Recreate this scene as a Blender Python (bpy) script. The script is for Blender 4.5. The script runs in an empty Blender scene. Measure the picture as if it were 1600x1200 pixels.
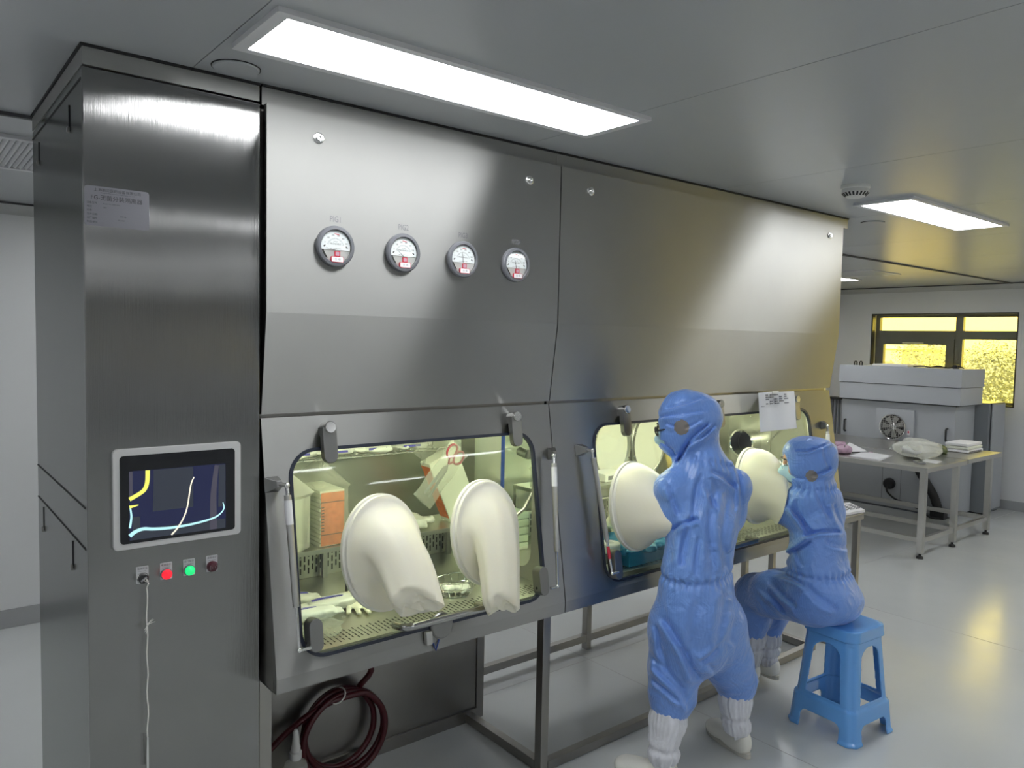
import bpy, bmesh, math, random
import numpy as np
from mathutils import Vector, Matrix

random.seed(7)
rng = np.random.default_rng(7)
scene = bpy.context.scene
COL = scene.collection

# ------------------------------------------------------------------ camera
CAM_R = (0.77647588, -0.62982406, 0.02017066)
CAM_U = (0.02112433, 0.05800781, 0.99809261)
CAM_F = (0.62979280, 0.77456875, -0.05834628)
cam_data = bpy.data.cameras.new('camera')
cam_data.sensor_width = 36.0
cam_data.lens = 1198.07 / 1600.0 * 36.0
cam_data.clip_start = 0.05
cam_data.clip_end = 200
cam = bpy.data.objects.new('camera', cam_data)
COL.objects.link(cam)
m = Matrix.Identity(4)
for i in range(3):
    m[i][0] = CAM_R[i]; m[i][1] = CAM_U[i]; m[i][2] = -CAM_F[i]
m[0][3], m[1][3], m[2][3] = -0.393618, -2.235942, 1.773348
cam.matrix_world = m
scene.camera = cam

# ------------------------------------------------------------------ world, exposure
w = bpy.data.worlds.new('evening_sky')
scene.world = w
w.use_nodes = True
wn = w.node_tree.nodes; wl = w.node_tree.links
wn.clear()
wo = wn.new('ShaderNodeOutputWorld'); wb = wn.new('ShaderNodeBackground')
tc = wn.new('ShaderNodeTexCoord'); sx = wn.new('ShaderNodeSeparateXYZ'); cr = wn.new('ShaderNodeValToRGB')
wl.new(tc.outputs['Generated'], sx.inputs[0]); wl.new(sx.outputs['Z'], cr.inputs[0])
cr.color_ramp.elements[0].position = 0.0; cr.color_ramp.elements[0].color = (1.0, 0.75, 0.11, 1)
cr.color_ramp.elements[1].position = 0.5; cr.color_ramp.elements[1].color = (1.0, 0.80, 0.155, 1)
wl.new(cr.outputs[0], wb.inputs[0]); wb.inputs[1].default_value = 2.3
wl.new(wb.outputs[0], wo.inputs[0])
scene.view_settings.view_transform = 'Standard'
scene.view_settings.look = 'None'
scene.view_settings.gamma = 1.0
scene.view_settings.use_curve_mapping = False
scene.view_settings.exposure = 1.45
sun_data = bpy.data.lights.new('evening_sun', 'SUN')      # low sun from behind the building: lights the trees, not the room
sun_data.energy = 1.3; sun_data.angle = 0.02; sun_data.color = (1.0, 0.90, 0.66)
sun = bpy.data.objects.new('evening_sun', sun_data); COL.objects.link(sun)
sun.rotation_euler = (0, math.radians(-58), 0)
LAMP = 5.6          # radiance of the ceiling light diffusers
CHAMBER = 9.0       # radiance of the lamp strips inside the isolators

# ------------------------------------------------------------------ materials
def srgb(r, g, b):
    f = lambda c: (c / 255 / 12.92) if c / 255 <= 0.04045 else ((c / 255 + 0.055) / 1.055) ** 2.4
    return (f(r), f(g), f(b), 1)

def mat(name, col, rough=0.5, metal=0.0, emit=None, estr=0.0, var=0.0, vscale=4.0, bump=0.0, bscale=60.0, bstretch=(1, 1, 1),
        aniso=0.0, tangent=None, rvar=0.0, coat=0.0, spec=0.5, sub=0.0, trans=0.0, sheen=0.0):
    mm = bpy.data.materials.new(name)
    mm.use_nodes = True
    n = mm.node_tree.nodes; l = mm.node_tree.links
    p = n['Principled BSDF']
    p.inputs['Base Color'].default_value = col if len(col) == 4 else (*col, 1)
    p.inputs['Roughness'].default_value = rough
    p.inputs['Metallic'].default_value = metal
    p.inputs['Specular IOR Level'].default_value = spec
    if coat: p.inputs['Coat Weight'].default_value = coat
    if sub:
        p.inputs['Subsurface Weight'].default_value = sub
        p.inputs['Subsurface Radius'].default_value = (0.02, 0.018, 0.012)
        p.inputs['Subsurface Scale'].default_value = 1.0
    if trans: p.inputs['Transmission Weight'].default_value = trans
    if sheen: p.inputs['Sheen Weight'].default_value = sheen
    if emit is not None:
        p.inputs['Emission Color'].default_value = emit if len(emit) == 4 else (*emit, 1)
        p.inputs['Emission Strength'].default_value = estr
    co = n.new('ShaderNodeTexCoord')
    if var:
        nz = n.new('ShaderNodeTexNoise'); nz.inputs['Scale'].default_value = vscale; nz.inputs['Detail'].default_value = 5
        mx = n.new('ShaderNodeMix'); mx.data_type = 'RGBA'; mx.blend_type = 'MULTIPLY'; mx.inputs[0].default_value = 1.0
        rp = n.new('ShaderNodeMapRange'); rp.inputs[1].default_value = 0.25; rp.inputs[2].default_value = 0.75
        rp.inputs[3].default_value = 1 - var; rp.inputs[4].default_value = 1 + var
        l.new(co.outputs['Object'], nz.inputs['Vector']); l.new(nz.outputs[0], rp.inputs[0])
        mx.inputs[6].default_value = p.inputs['Base Color'].default_value
        l.new(rp.outputs[0], mx.inputs[7]); l.new(mx.outputs[2], p.inputs['Base Color'])
    if rvar:
        nz2 = n.new('ShaderNodeTexNoise'); nz2.inputs['Scale'].default_value = vscale * 1.7; nz2.inputs['Detail'].default_value = 6
        rp2 = n.new('ShaderNodeMapRange'); rp2.inputs[1].default_value = 0.3; rp2.inputs[2].default_value = 0.7
        rp2.inputs[3].default_value = max(0.02, rough - rvar); rp2.inputs[4].default_value = rough + rvar
        l.new(co.outputs['Object'], nz2.inputs['Vector']); l.new(nz2.outputs[0], rp2.inputs[0]); l.new(rp2.outputs[0], p.inputs['Roughness'])
    if bump:
        mp = n.new('ShaderNodeMapping'); mp.inputs['Scale'].default_value = bstretch
        nb = n.new('ShaderNodeTexNoise'); nb.inputs['Scale'].default_value = bscale; nb.inputs['Detail'].default_value = 3
        bp = n.new('ShaderNodeBump'); bp.inputs['Strength'].default_value = bump; bp.inputs['Distance'].default_value = 0.01
        l.new(co.outputs['Object'], mp.inputs[0]); l.new(mp.outputs[0], nb.inputs['Vector'])
        l.new(nb.outputs[0], bp.inputs['Height']); l.new(bp.outputs[0], p.inputs['Normal'])
    if aniso:
        p.inputs['Anisotropic'].default_value = aniso
        if tangent:
            c3 = n.new('ShaderNodeCombineXYZ')
            for k in range(3): c3.inputs[k].default_value = tangent[k]
            l.new(c3.outputs[0], p.inputs['Tangent'])
    return mm

def film(name, tint, opacity, rough=0.15, white=(0.9, 0.9, 0.86, 1), gloss=0.08):
    """Clear sheet: lets light straight through, with a Fresnel shine and a little milky scatter."""
    mm = bpy.data.materials.new(name); mm.use_nodes = True
    n = mm.node_tree.nodes; l = mm.node_tree.links; n.clear()
    o = n.new('ShaderNodeOutputMaterial'); t = n.new('ShaderNodeBsdfTransparent'); t.inputs[0].default_value = tint
    g = n.new('ShaderNodeBsdfGlossy'); g.inputs['Roughness'].default_value = rough
    fr = n.new('ShaderNodeFresnel'); ge = n.new('ShaderNodeNewGeometry'); mr = n.new('ShaderNodeMapRange')
    mr.inputs[3].default_value = 1.45; mr.inputs[4].default_value = 1 / 1.45      # same Fresnel on both faces of a thin sheet
    l.new(ge.outputs['Backfacing'], mr.inputs[0]); l.new(mr.outputs[0], fr.inputs[0])
    a = n.new('ShaderNodeMixShader'); l.new(fr.outputs[0], a.inputs[0]); l.new(t.outputs[0], a.inputs[1]); l.new(g.outputs[0], a.inputs[2])
    if opacity > 0:
        d = n.new('ShaderNodeBsdfTranslucent'); d.inputs[0].default_value = white
        d2 = n.new('ShaderNodeBsdfDiffuse'); d2.inputs[0].default_value = white
        dm = n.new('ShaderNodeMixShader'); dm.inputs[0].default_value = 0.5
        l.new(d.outputs[0], dm.inputs[1]); l.new(d2.outputs[0], dm.inputs[2])
        b = n.new('ShaderNodeMixShader'); b.inputs[0].default_value = opacity
        l.new(a.outputs[0], b.inputs[1]); l.new(dm.outputs[0], b.inputs[2]); l.new(b.outputs[0], o.inputs[0])
    else:
        l.new(a.outputs[0], o.inputs[0])
    return mm

STEEL = (0.38, 0.38, 0.365)
M = {
 'steel_h': mat('brushed_steel_horizontal_grain', STEEL, 0.42, 1, aniso=1.0, tangent=(0, 0, 1), var=0.04, vscale=3, bump=0.012, bscale=2.0),
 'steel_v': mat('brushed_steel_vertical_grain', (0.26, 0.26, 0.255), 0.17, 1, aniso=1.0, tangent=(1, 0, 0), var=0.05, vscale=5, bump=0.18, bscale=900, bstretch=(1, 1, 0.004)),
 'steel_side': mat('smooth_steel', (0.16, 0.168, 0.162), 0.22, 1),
 'steel': mat('satin_steel', (0.52, 0.52, 0.50), 0.33, 1, var=0.04, vscale=8),
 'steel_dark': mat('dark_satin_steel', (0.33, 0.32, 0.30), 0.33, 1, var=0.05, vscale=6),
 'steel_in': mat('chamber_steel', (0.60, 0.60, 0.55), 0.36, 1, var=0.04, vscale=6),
 'steel_bench': mat('bench_steel', (0.56, 0.55, 0.52), 0.28, 1, var=0.04, vscale=6),
 'chrome': mat('polished_steel', (0.75, 0.75, 0.74), 0.12, 1),
 'cast': mat('sanded_cast_steel', (0.27, 0.27, 0.265), 0.36, 1, bump=0.05, bscale=400),
 'gap': mat('shadow_gap_rubber', (0.02, 0.02, 0.022), 0.6),
 'black': mat('black_plastic', (0.018, 0.018, 0.02), 0.35),
 'rubber': mat('black_rubber', (0.025, 0.025, 0.025), 0.7),
 'gasket': mat('dark_blue_gasket', (0.02, 0.026, 0.045), 0.4),
 'glass': film('sash_glass', (0.93, 0.98, 0.93, 1), 0.0, 0.02),
 'pane': film('window_glass', (0.96, 0.97, 0.93, 1), 0.0, 0.02),
 'wall': mat('white_wall_panel', (0.70, 0.71, 0.72), 0.38, var=0.015, vscale=1.2),
 'ceiling': mat('grey_ceiling_panel', (0.44, 0.455, 0.475), 0.28, var=0.02, vscale=1.5, spec=0.6, bump=0.015, bscale=2.5),
 'cove': mat('cove_trim', (0.50, 0.51, 0.51), 0.35),
 'floor': mat('grey_vinyl_floor', (0.58, 0.60, 0.60), 0.20, var=0.04, vscale=1.6, rvar=0.05, spec=0.55, bump=0.01, bscale=3),
 'seam': mat('dark_seam', (0.10, 0.10, 0.105), 0.6),
 'joint': mat('ceiling_joint', (0.62, 0.63, 0.64), 0.6),
 'floor_seam': mat('floor_weld', (0.40, 0.40, 0.40), 0.4),
 'skirt': mat('grey_skirting', (0.36, 0.37, 0.38), 0.35),
 'frame_white': mat('white_lamp_frame', (0.72, 0.72, 0.74), 0.4),
 'lamp': mat('lamp_diffuser', (0.9, 0.9, 0.9), 0.5, emit=(0.965, 0.985, 1.0), estr=LAMP),
 'chamber_lamp': mat('chamber_lamp_tube', (0.9, 0.9, 0.85), 0.5, emit=(1.0, 0.96, 0.68), estr=CHAMBER),
 'white_plastic': mat('white_plastic', (0.74, 0.74, 0.72), 0.4),
 'grey_plastic': mat('grey_plastic', (0.30, 0.30, 0.31), 0.4),
 'latex': mat('cream_latex', (0.83, 0.80, 0.66), 0.42, sub=0.25, bump=0.03, bscale=40),
 'ring': mat('white_port_ring', (0.82, 0.81, 0.74), 0.38),
 'suit': None,
 'boot': mat('white_boot_fabric', (0.66, 0.67, 0.72), 0.65, var=0.06, vscale=40, sheen=0.2),
 'shoe': mat('off_white_shoe', (0.80, 0.79, 0.73), 0.55),
 'sole': mat('shoe_sole', (0.58, 0.56, 0.50), 0.6),
 'skin': mat('skin', (0.56, 0.33, 0.22), 0.5, sub=0.15),
 'hair': mat('black_hair', (0.012, 0.010, 0.010), 0.45),
 'mask': mat('pale_blue_mask', (0.48, 0.70, 0.80), 0.8, bump=0.2, bscale=30, bstretch=(1, 1, 12)),
 'eye': mat('eye_white', (0.8, 0.8, 0.78), 0.2),
 'stool': mat('glossy_blue_plastic', (0.13, 0.37, 0.80), 0.14, spec=0.7),
 'paper': mat('white_paper', (0.78, 0.78, 0.80), 0.7, bump=0.05, bscale=30),
 'print': mat('grey_print', (0.20, 0.20, 0.22), 0.7),
 'ink': mat('dark_print', (0.03, 0.03, 0.035), 0.6),
 'purple': mat('violet_print', (0.10, 0.09, 0.45), 0.5),
 'blue_ink': mat('blue_marker', (0.02, 0.06, 0.30), 0.5),
 'maroon_handle': mat('dark_red_plastic', (0.25, 0.012, 0.035), 0.35),
 'red': mat('red_print', (0.55, 0.03, 0.06), 0.5),
 'burgundy': mat('dark_red_rubber', (0.060, 0.004, 0.008), 0.35),
 'pouch': film('clear_plastic_bag', (0.95, 0.96, 0.93, 1), 0.24, 0.12),
 'milky': film('milky_plastic', (0.92, 0.94, 0.88, 1), 0.55, 0.2),
 'carton': mat('pale_tray_stack', (0.78, 0.80, 0.70), 0.5, bump=0.03, bscale=20),
 'orange': mat('orange_labels', (0.72, 0.20, 0.07), 0.6, var=0.25, vscale=60, bump=0.3, bscale=60),
 'sachet': mat('white_sachet', (0.76, 0.77, 0.74), 0.35, bump=0.25, bscale=35),
 'blue_cloth': mat('blue_wrap', (0.03, 0.26, 0.48), 0.45, bump=0.4, bscale=14),
 'vials': film('clear_vials', (0.90, 0.97, 0.92, 1), 0.35, 0.08),
 'grey_paint': mat('grey_powder_coat', (0.43, 0.45, 0.48), 0.42, var=0.02, vscale=3),
 'dark_grey_paint': mat('dark_grey_paint', (0.20, 0.215, 0.235), 0.42),
 'alu': mat('dark_aluminium', (0.10, 0.10, 0.095), 0.4, 0.4),
 'bezel': mat('silver_bezel', (0.62, 0.62, 0.62), 0.35, 0.2),
 'plate_white': mat('button_plate_white', (0.58, 0.58, 0.60), 0.4, 0.2),
 'handle': mat('handle_steel', (0.40, 0.40, 0.39), 0.22, 1),
 'label_silver': mat('silver_label', (0.20, 0.20, 0.225), 0.45, 0.4),
 'screen': mat('screen_black', (0.006, 0.007, 0.010), 0.08),
 'disp': mat('display_navy', (0.01, 0.01, 0.02), 0.10, emit=(0.012, 0.018, 0.075), estr=0.24),
 'disp_grey': mat('display_grey', (0.02, 0.02, 0.025), 0.12, emit=(0.035, 0.045, 0.065), estr=0.24),
 'disp_violet': mat('display_violet', (0.02, 0.02, 0.025), 0.12, emit=(0.09, 0.085, 0.12), estr=0.24),
 'd_yellow': mat('display_yellow', (0.3, 0.3, 0.1), 0.2, emit=(0.86, 0.86, 0.12), estr=0.36),
 'd_cyan': mat('display_cyan', (0.3, 0.4, 0.4), 0.2, emit=(0.42, 0.80, 0.84), estr=0.36),
 'd_cream': mat('display_cream', (0.4, 0.4, 0.3), 0.2, emit=(0.92, 0.84, 0.70), estr=0.36),
 'led_red': mat('red_lamp', (0.6, 0.02, 0.03), 0.2, emit=(1.0, 0.01, 0.03), estr=0.36),
 'led_green': mat('green_lamp', (0.02, 0.6, 0.2), 0.2, emit=(0.02, 1.0, 0.28), estr=0.24),
 'maroon': mat('maroon_buzzer', (0.07, 0.01, 0.02), 0.3),
 'gauge_face': mat('gauge_face', (0.80, 0.83, 0.90), 0.4),
 'gauge_low': mat('gauge_lower_face', (0.55, 0.55, 0.57), 0.35, 0.3),
 'gauge_rim': mat('grey_gauge_rim', (0.13, 0.135, 0.15), 0.45),
 'cord': mat('white_cord', (0.75, 0.74, 0.70), 0.8, bump=0.3, bscale=300),
 'pink': mat('pink_pouch', (0.52, 0.34, 0.46), 0.5),
 'olive': mat('olive_pouch', (0.10, 0.13, 0.05), 0.4),
 'foliage': mat('tree_foliage', (0.22, 0.25, 0.30), 0.8, var=0.3, vscale=1.2),
 'bark': mat('bark', (0.10, 0.07, 0.04), 0.9),
 'lawn': mat('ground_outside', (0.30, 0.30, 0.16), 0.9),
 'render': mat('pale_render', (0.72, 0.66, 0.55), 0.8),
}

def suit_material():
    """Blue anti-static cloth: fine vertical conductive threads, satin sheen."""
    mm = mat('blue_cleanroom_cloth', (0.15, 0.30, 0.74), 0.30, spec=0.55, sheen=0.2)
    n = mm.node_tree.nodes; l = mm.node_tree.links; p = n['Principled BSDF']
    co = n.new('ShaderNodeTexCoord'); mp = n.new('ShaderNodeMapping'); mp.inputs['Rotation'].default_value = (0, 0, 0.6)
    wv = n.new('ShaderNodeTexWave'); wv.inputs['Scale'].default_value = 60; wv.inputs['Distortion'].default_value = 1.2; wv.inputs['Detail Scale'].default_value = 0.6
    rp = n.new('ShaderNodeValToRGB')
    rp.color_ramp.elements[0].position = 0.0; rp.color_ramp.elements[0].color = (0.20, 0.36, 0.80, 1)
    rp.color_ramp.elements[1].position = 0.30; rp.color_ramp.elements[1].color = (0.145, 0.295, 0.73, 1)
    l.new(co.outputs['Object'], mp.inputs[0]); l.new(mp.outputs[0], wv.inputs['Vector']); l.new(wv.outputs[1], rp.inputs[0])
    l.new(rp.outputs[0], p.inputs['Base Color'])
    nb = n.new('ShaderNodeTexNoise'); nb.inputs['Scale'].default_value = 14; nb.inputs['Detail'].default_value = 4; nb.inputs['Distortion'].default_value = 1.0
    bp = n.new('ShaderNodeBump'); bp.inputs['Strength'].default_value = 0.55; bp.inputs['Distance'].default_value = 0.02
    l.new(co.outputs['Object'], nb.inputs['Vector']); l.new(nb.outputs[0], bp.inputs['Height']); l.new(bp.outputs[0], p.inputs['Normal'])
    return mm
M['suit'] = suit_material()

# ------------------------------------------------------------------ mesh builder
def V(*a): return Vector(a)

class Frame:
    """Local axes on a surface: p(u, v, w) with w along the outward normal."""
    def __init__(s, o, ux, uy):
        s.o = Vector(o); s.ux = Vector(ux).normalized(); s.uy = Vector(uy).normalized(); s.n = s.ux.cross(s.uy)
    def p(s, u, v, w=0.0): return s.o + s.ux * u + s.uy * v + s.n * w

class MB:
    def __init__(s): s.bm = bmesh.new(); s.mi = 0
    def _f(s, vs):
        try:
            f = s.bm.faces.new(vs); f.material_index = s.mi; return f
        except ValueError: return None
    def grid(s, P, cu=False, cv=False, cap=False):
        nu = len(P); nv = len(P[0])
        g = [[s.bm.verts.new(P[i][j]) for j in range(nv)] for i in range(nu)]
        for i in range(nu if cu else nu - 1):
            for j in range(nv if cv else nv - 1):
                s._f((g[i][j], g[(i + 1) % nu][j], g[(i + 1) % nu][(j + 1) % nv], g[i][(j + 1) % nv]))
        if cap:
            s._f(g[0][::-1]); s._f(g[-1])
        return g
    def hexa(s, c, bev=0.0, seg=2):
        """c: 8 corners, bottom loop 0-3 then top loop 4-7."""
        b2 = bmesh.new()
        v = [b2.verts.new(p) for p in c]
        for q in ((3, 2, 1, 0), (4, 5, 6, 7), (0, 1, 5, 4), (1, 2, 6, 5), (2, 3, 7, 6), (3, 0, 4, 7)):
            b2.faces.new([v[k] for k in q])
        bmesh.ops.recalc_face_normals(b2, faces=b2.faces)
        if bev > 0:
            bmesh.ops.bevel(b2, geom=list(b2.edges), offset=bev, segments=seg, profile=0.5, affect='EDGES', clamp_overlap=True)
        s.merge(b2)
    def merge(s, b2):
        mp = {}
        for v in b2.verts: mp[v] = s.bm.verts.new(v.co)
        for f in b2.faces: s._f([mp[v] for v in f.verts])
        b2.free()
    def box(s, a, b, bev=0.0, seg=2):
        x0, y0, z0 = a; x1, y1, z1 = b
        s.hexa([V(x0, y0, z0), V(x1, y0, z0), V(x1, y1, z0), V(x0, y1, z0), V(x0, y0, z1), V(x1, y0, z1), V(x1, y1, z1), V(x0, y1, z1)], bev, seg)
    def fbox(s, fr, u0, u1, v0, v1, w0, w1, bev=0.0, seg=2):
        s.hexa([fr.p(u0, v0, w0), fr.p(u1, v0, w0), fr.p(u1, v1, w0), fr.p(u0, v1, w0), fr.p(u0, v0, w1), fr.p(u1, v0, w1), fr.p(u1, v1, w1), fr.p(u0, v1, w1)], bev, seg)
    def tube(s, pts, r, seg=10, closed=False, cap=True):
        pts = [Vector(p) for p in pts]; n = len(pts)
        rs = r if isinstance(r, (list, tuple)) else [r] * n
        rings = []; ref = None
        for i in range(n):
            if closed: t = pts[(i + 1) % n] - pts[i - 1]
            else: t = pts[min(i + 1, n - 1)] - pts[max(i - 1, 0)]
            t.normalize()
            if ref is None:
                ref = t.orthogonal().normalized()
            else:
                ref = (ref - t * ref.dot(t))
                ref = ref.normalized() if ref.length > 1e-6 else t.orthogonal().normalized()
            b = t.cross(ref)
            rings.append([pts[i] + (ref * math.cos(a) + b * math.sin(a)) * rs[i] for a in [2 * math.pi * k / seg for k in range(seg)]])
        s.grid(rings, cu=closed, cv=True, cap=(cap and not closed))
    def lathe(s, prof, o, ax, seg=32, sx=1.0, sy=1.0, ux=None, cap=True):
        ax = Vector(ax).normalized(); o = Vector(o)
        ux = Vector(ux).normalized() if ux is not None else ax.orthogonal().normalized()
        uy = ax.cross(ux)
        rings = [[o + ax * h + (ux * math.cos(a) * sx + uy * math.sin(a) * sy) * r for a in [2 * math.pi * k / seg for k in range(seg)]] for r, h in prof]
        s.grid(rings, cv=True, cap=cap)
    def cyl(s, p0, p1, r, seg=16, r1=None):
        s.tube([p0, p1], [r, r if r1 is None else r1], seg)
    def prism(s, fr, poly, w0, w1, bev=0.0):
        b2 = bmesh.new()
        lo = [b2.verts.new(fr.p(u, v, w0)) for u, v in poly]; hi = [b2.verts.new(fr.p(u, v, w1)) for u, v in poly]
        n = len(poly)
        b2.faces.new(lo[::-1]); top = b2.faces.new(hi)
        for i in range(n): b2.faces.new((lo[i], lo[(i + 1) % n], hi[(i + 1) % n], hi[i]))
        bmesh.ops.recalc_face_normals(b2, faces=b2.faces)
        if bev > 0: bmesh.ops.bevel(b2, geom=list(top.edges), offset=bev, segments=2, profile=0.5, affect='EDGES', clamp_overlap=True)
        s.merge(b2)
    def annulus(s, fr, outer, inner, w0, w1):
        n = len(outer)
        A = [fr.p(u, v, w1) for u, v in outer]; B = [fr.p(u, v, w1) for u, v in inner]
        C = [fr.p(u, v, w0) for u, v in inner]; D = [fr.p(u, v, w0) for u, v in outer]
        s.grid([A, B, C, D], cu=True, cv=True)
    def ball(s, c, r, nu=16, nv=24):
        r = (r, r, r) if not isinstance(r, (tuple, list)) else r
        P = [[V(c[0] + r[0] * math.sin(a) * math.cos(b), c[1] + r[1] * math.sin(a) * math.sin(b), c[2] + r[2] * math.cos(a)) for b in [2 * math.pi * k / nv for k in range(nv)]] for a in [0.02 + (math.pi - 0.04) * k / nu for k in range(nu + 1)]]
        s.grid(P, cv=True, cap=True)

def rrect(u0, u1, v0, v1, r, n=8):
    out = []
    for cx, cy, a0 in ((u1 - r, v0 + r, -90), (u1 - r, v1 - r, 0), (u0 + r, v1 - r, 90), (u0 + r, v0 + r, 180)):
        for k in range(n + 1):
            a = math.radians(a0 + 90 * k / n); out.append((cx + r * math.cos(a), cy + r * math.sin(a)))
    return out

def ell(cu, cv, a, b, n=48, e=2.0):
    o = []
    for k in range(n):
        t = 2 * math.pi * k / n; c = math.cos(t); s_ = math.sin(t)
        o.append((cu + a * math.copysign(abs(c) ** (2 / e), c), cv + b * math.copysign(abs(s_) ** (2 / e), s_)))
    return o

# ------------------------------------------------------------------ object helpers
WL = {}
def tag(o, label=None, cat=None, group=None, kind=None):
    if label: o['label'] = label
    if cat: o['category'] = cat
    if group: o['group'] = group
    if kind: o['kind'] = kind
    return o

def thing(name, loc, label, cat, group=None):
    o = bpy.data.objects.new(name, None); o.empty_display_size = 0.05
    COL.objects.link(o); o.location = loc; WL[o.name] = Vector(loc)
    return tag(o, label, cat, group)

def link_mesh(name, me, mats, parent=None, loc=None, smooth=True, angle=35):
    base = WL[parent.name] if parent is not None else Vector(loc if loc is not None else (0, 0, 0))
    me.transform(Matrix.Translation(-base))
    if smooth:
        for p in me.polygons: p.use_smooth = True
        me.set_sharp_from_angle(angle=math.radians(angle))
    for mt in (mats if isinstance(mats, (list, tuple)) else [mats]): me.materials.append(mt)
    o = bpy.data.objects.new(name, me); COL.objects.link(o)
    if smooth and angle <= 35:                     # keep big flat faces flat next to their bevels
        wn_ = o.modifiers.new('weighted_normals', 'WEIGHTED_NORMAL'); wn_.keep_sharp = True; wn_.weight = 80
    if parent is not None: o.parent = parent
    else: o.location = base
    WL[o.name] = base
    return o

def part(name, mb, mt, parent, label=None, smooth=True, angle=35):
    me = bpy.data.meshes.new(name)
    bmesh.ops.recalc_face_normals(mb.bm, faces=mb.bm.faces)
    mb.bm.to_mesh(me); mb.bm.free()
    o = link_mesh(name, me, mt, parent, smooth=smooth, angle=angle)
    if label: o['label'] = label
    return o

def solo(name, mb, mt, loc, label=None, cat=None, group=None, kind=None, smooth=True, angle=35):
    me = bpy.data.meshes.new(name)
    bmesh.ops.recalc_face_normals(mb.bm, faces=mb.bm.faces)
    mb.bm.to_mesh(me); mb.bm.free()
    return tag(link_mesh(name, me, mt, None, loc, smooth=smooth, angle=angle), label, cat, group, kind)

def structure(name, mb, mt, parent=None, smooth=True):
    if parent is not None: return part(name, mb, mt, parent, smooth=smooth)
    return solo(name, mb, mt, (0, 0, 0), kind='structure', smooth=smooth)

def text_mesh(lines, fr, mtx=None):
    """lines: list of (string, u, v, size, align, stretch). Returns one mesh in world coordinates."""
    bm = bmesh.new()
    dg = None
    for body, u, v, size, align, stretch in lines:
        c = bpy.data.curves.new('writing', 'FONT'); c.body = body; c.size = size; c.align_x = align; c.align_y = 'CENTER'; c.resolution_u = 2
        o = bpy.data.objects.new('writing', c); COL.objects.link(o)
        dg = bpy.context.evaluated_depsgraph_get()
        me = bpy.data.meshes.new_from_object(o.evaluated_get(dg))
        for vt in me.vertices:
            vt.co = fr.p(u + vt.co.x * stretch, v + vt.co.y, 0)
        bm.from_mesh(me)
        bpy.data.meshes.remove(me); bpy.data.objects.remove(o); bpy.data.curves.remove(c)
    me = bpy.data.meshes.new('lettering'); bm.to_mesh(me); bm.free()
    return me

def lettering(lines, fr, mt, parent, name='lettering'):
    return link_mesh(name, text_mesh(lines, fr), mt, parent, smooth=False)

def copy_tree(o, loc, parent=None):
    c = o.copy(); COL.objects.link(c)
    if parent is not None: c.parent = parent; WL[c.name] = WL[parent.name]
    else: c.location = loc; WL[c.name] = Vector(loc)
    for ch in [k for k in COL.objects if k.parent == o]: copy_tree(ch, None, c)
    return c

# ------------------------------------------------------------------ soft bodies: distance fields meshed with surface nets
def vnoise(P, scale, seed=0):
    r = np.random.default_rng(seed); L = r.random((32, 32, 32)).astype(np.float32) * 2 - 1
    q = P * scale; i = np.floor(q).astype(int); f = q - i; f = f * f * (3 - 2 * f); i &= 31; j = (i + 1) & 31
    x0, y0, z0 = i.T; x1, y1, z1 = j.T; fx, fy, fz = f.T
    a = L[x0, y0, z0] * (1 - fx) + L[x1, y0, z0] * fx; b = L[x0, y1, z0] * (1 - fx) + L[x1, y1, z0] * fx
    c = L[x0, y0, z1] * (1 - fx) + L[x1, y0, z1] * fx; d = L[x0, y1, z1] * (1 - fx) + L[x1, y1, z1] * fx
    return (a * (1 - fy) + b * fy) * (1 - fz) + (c * (1 - fy) + d * fy) * fz

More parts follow.
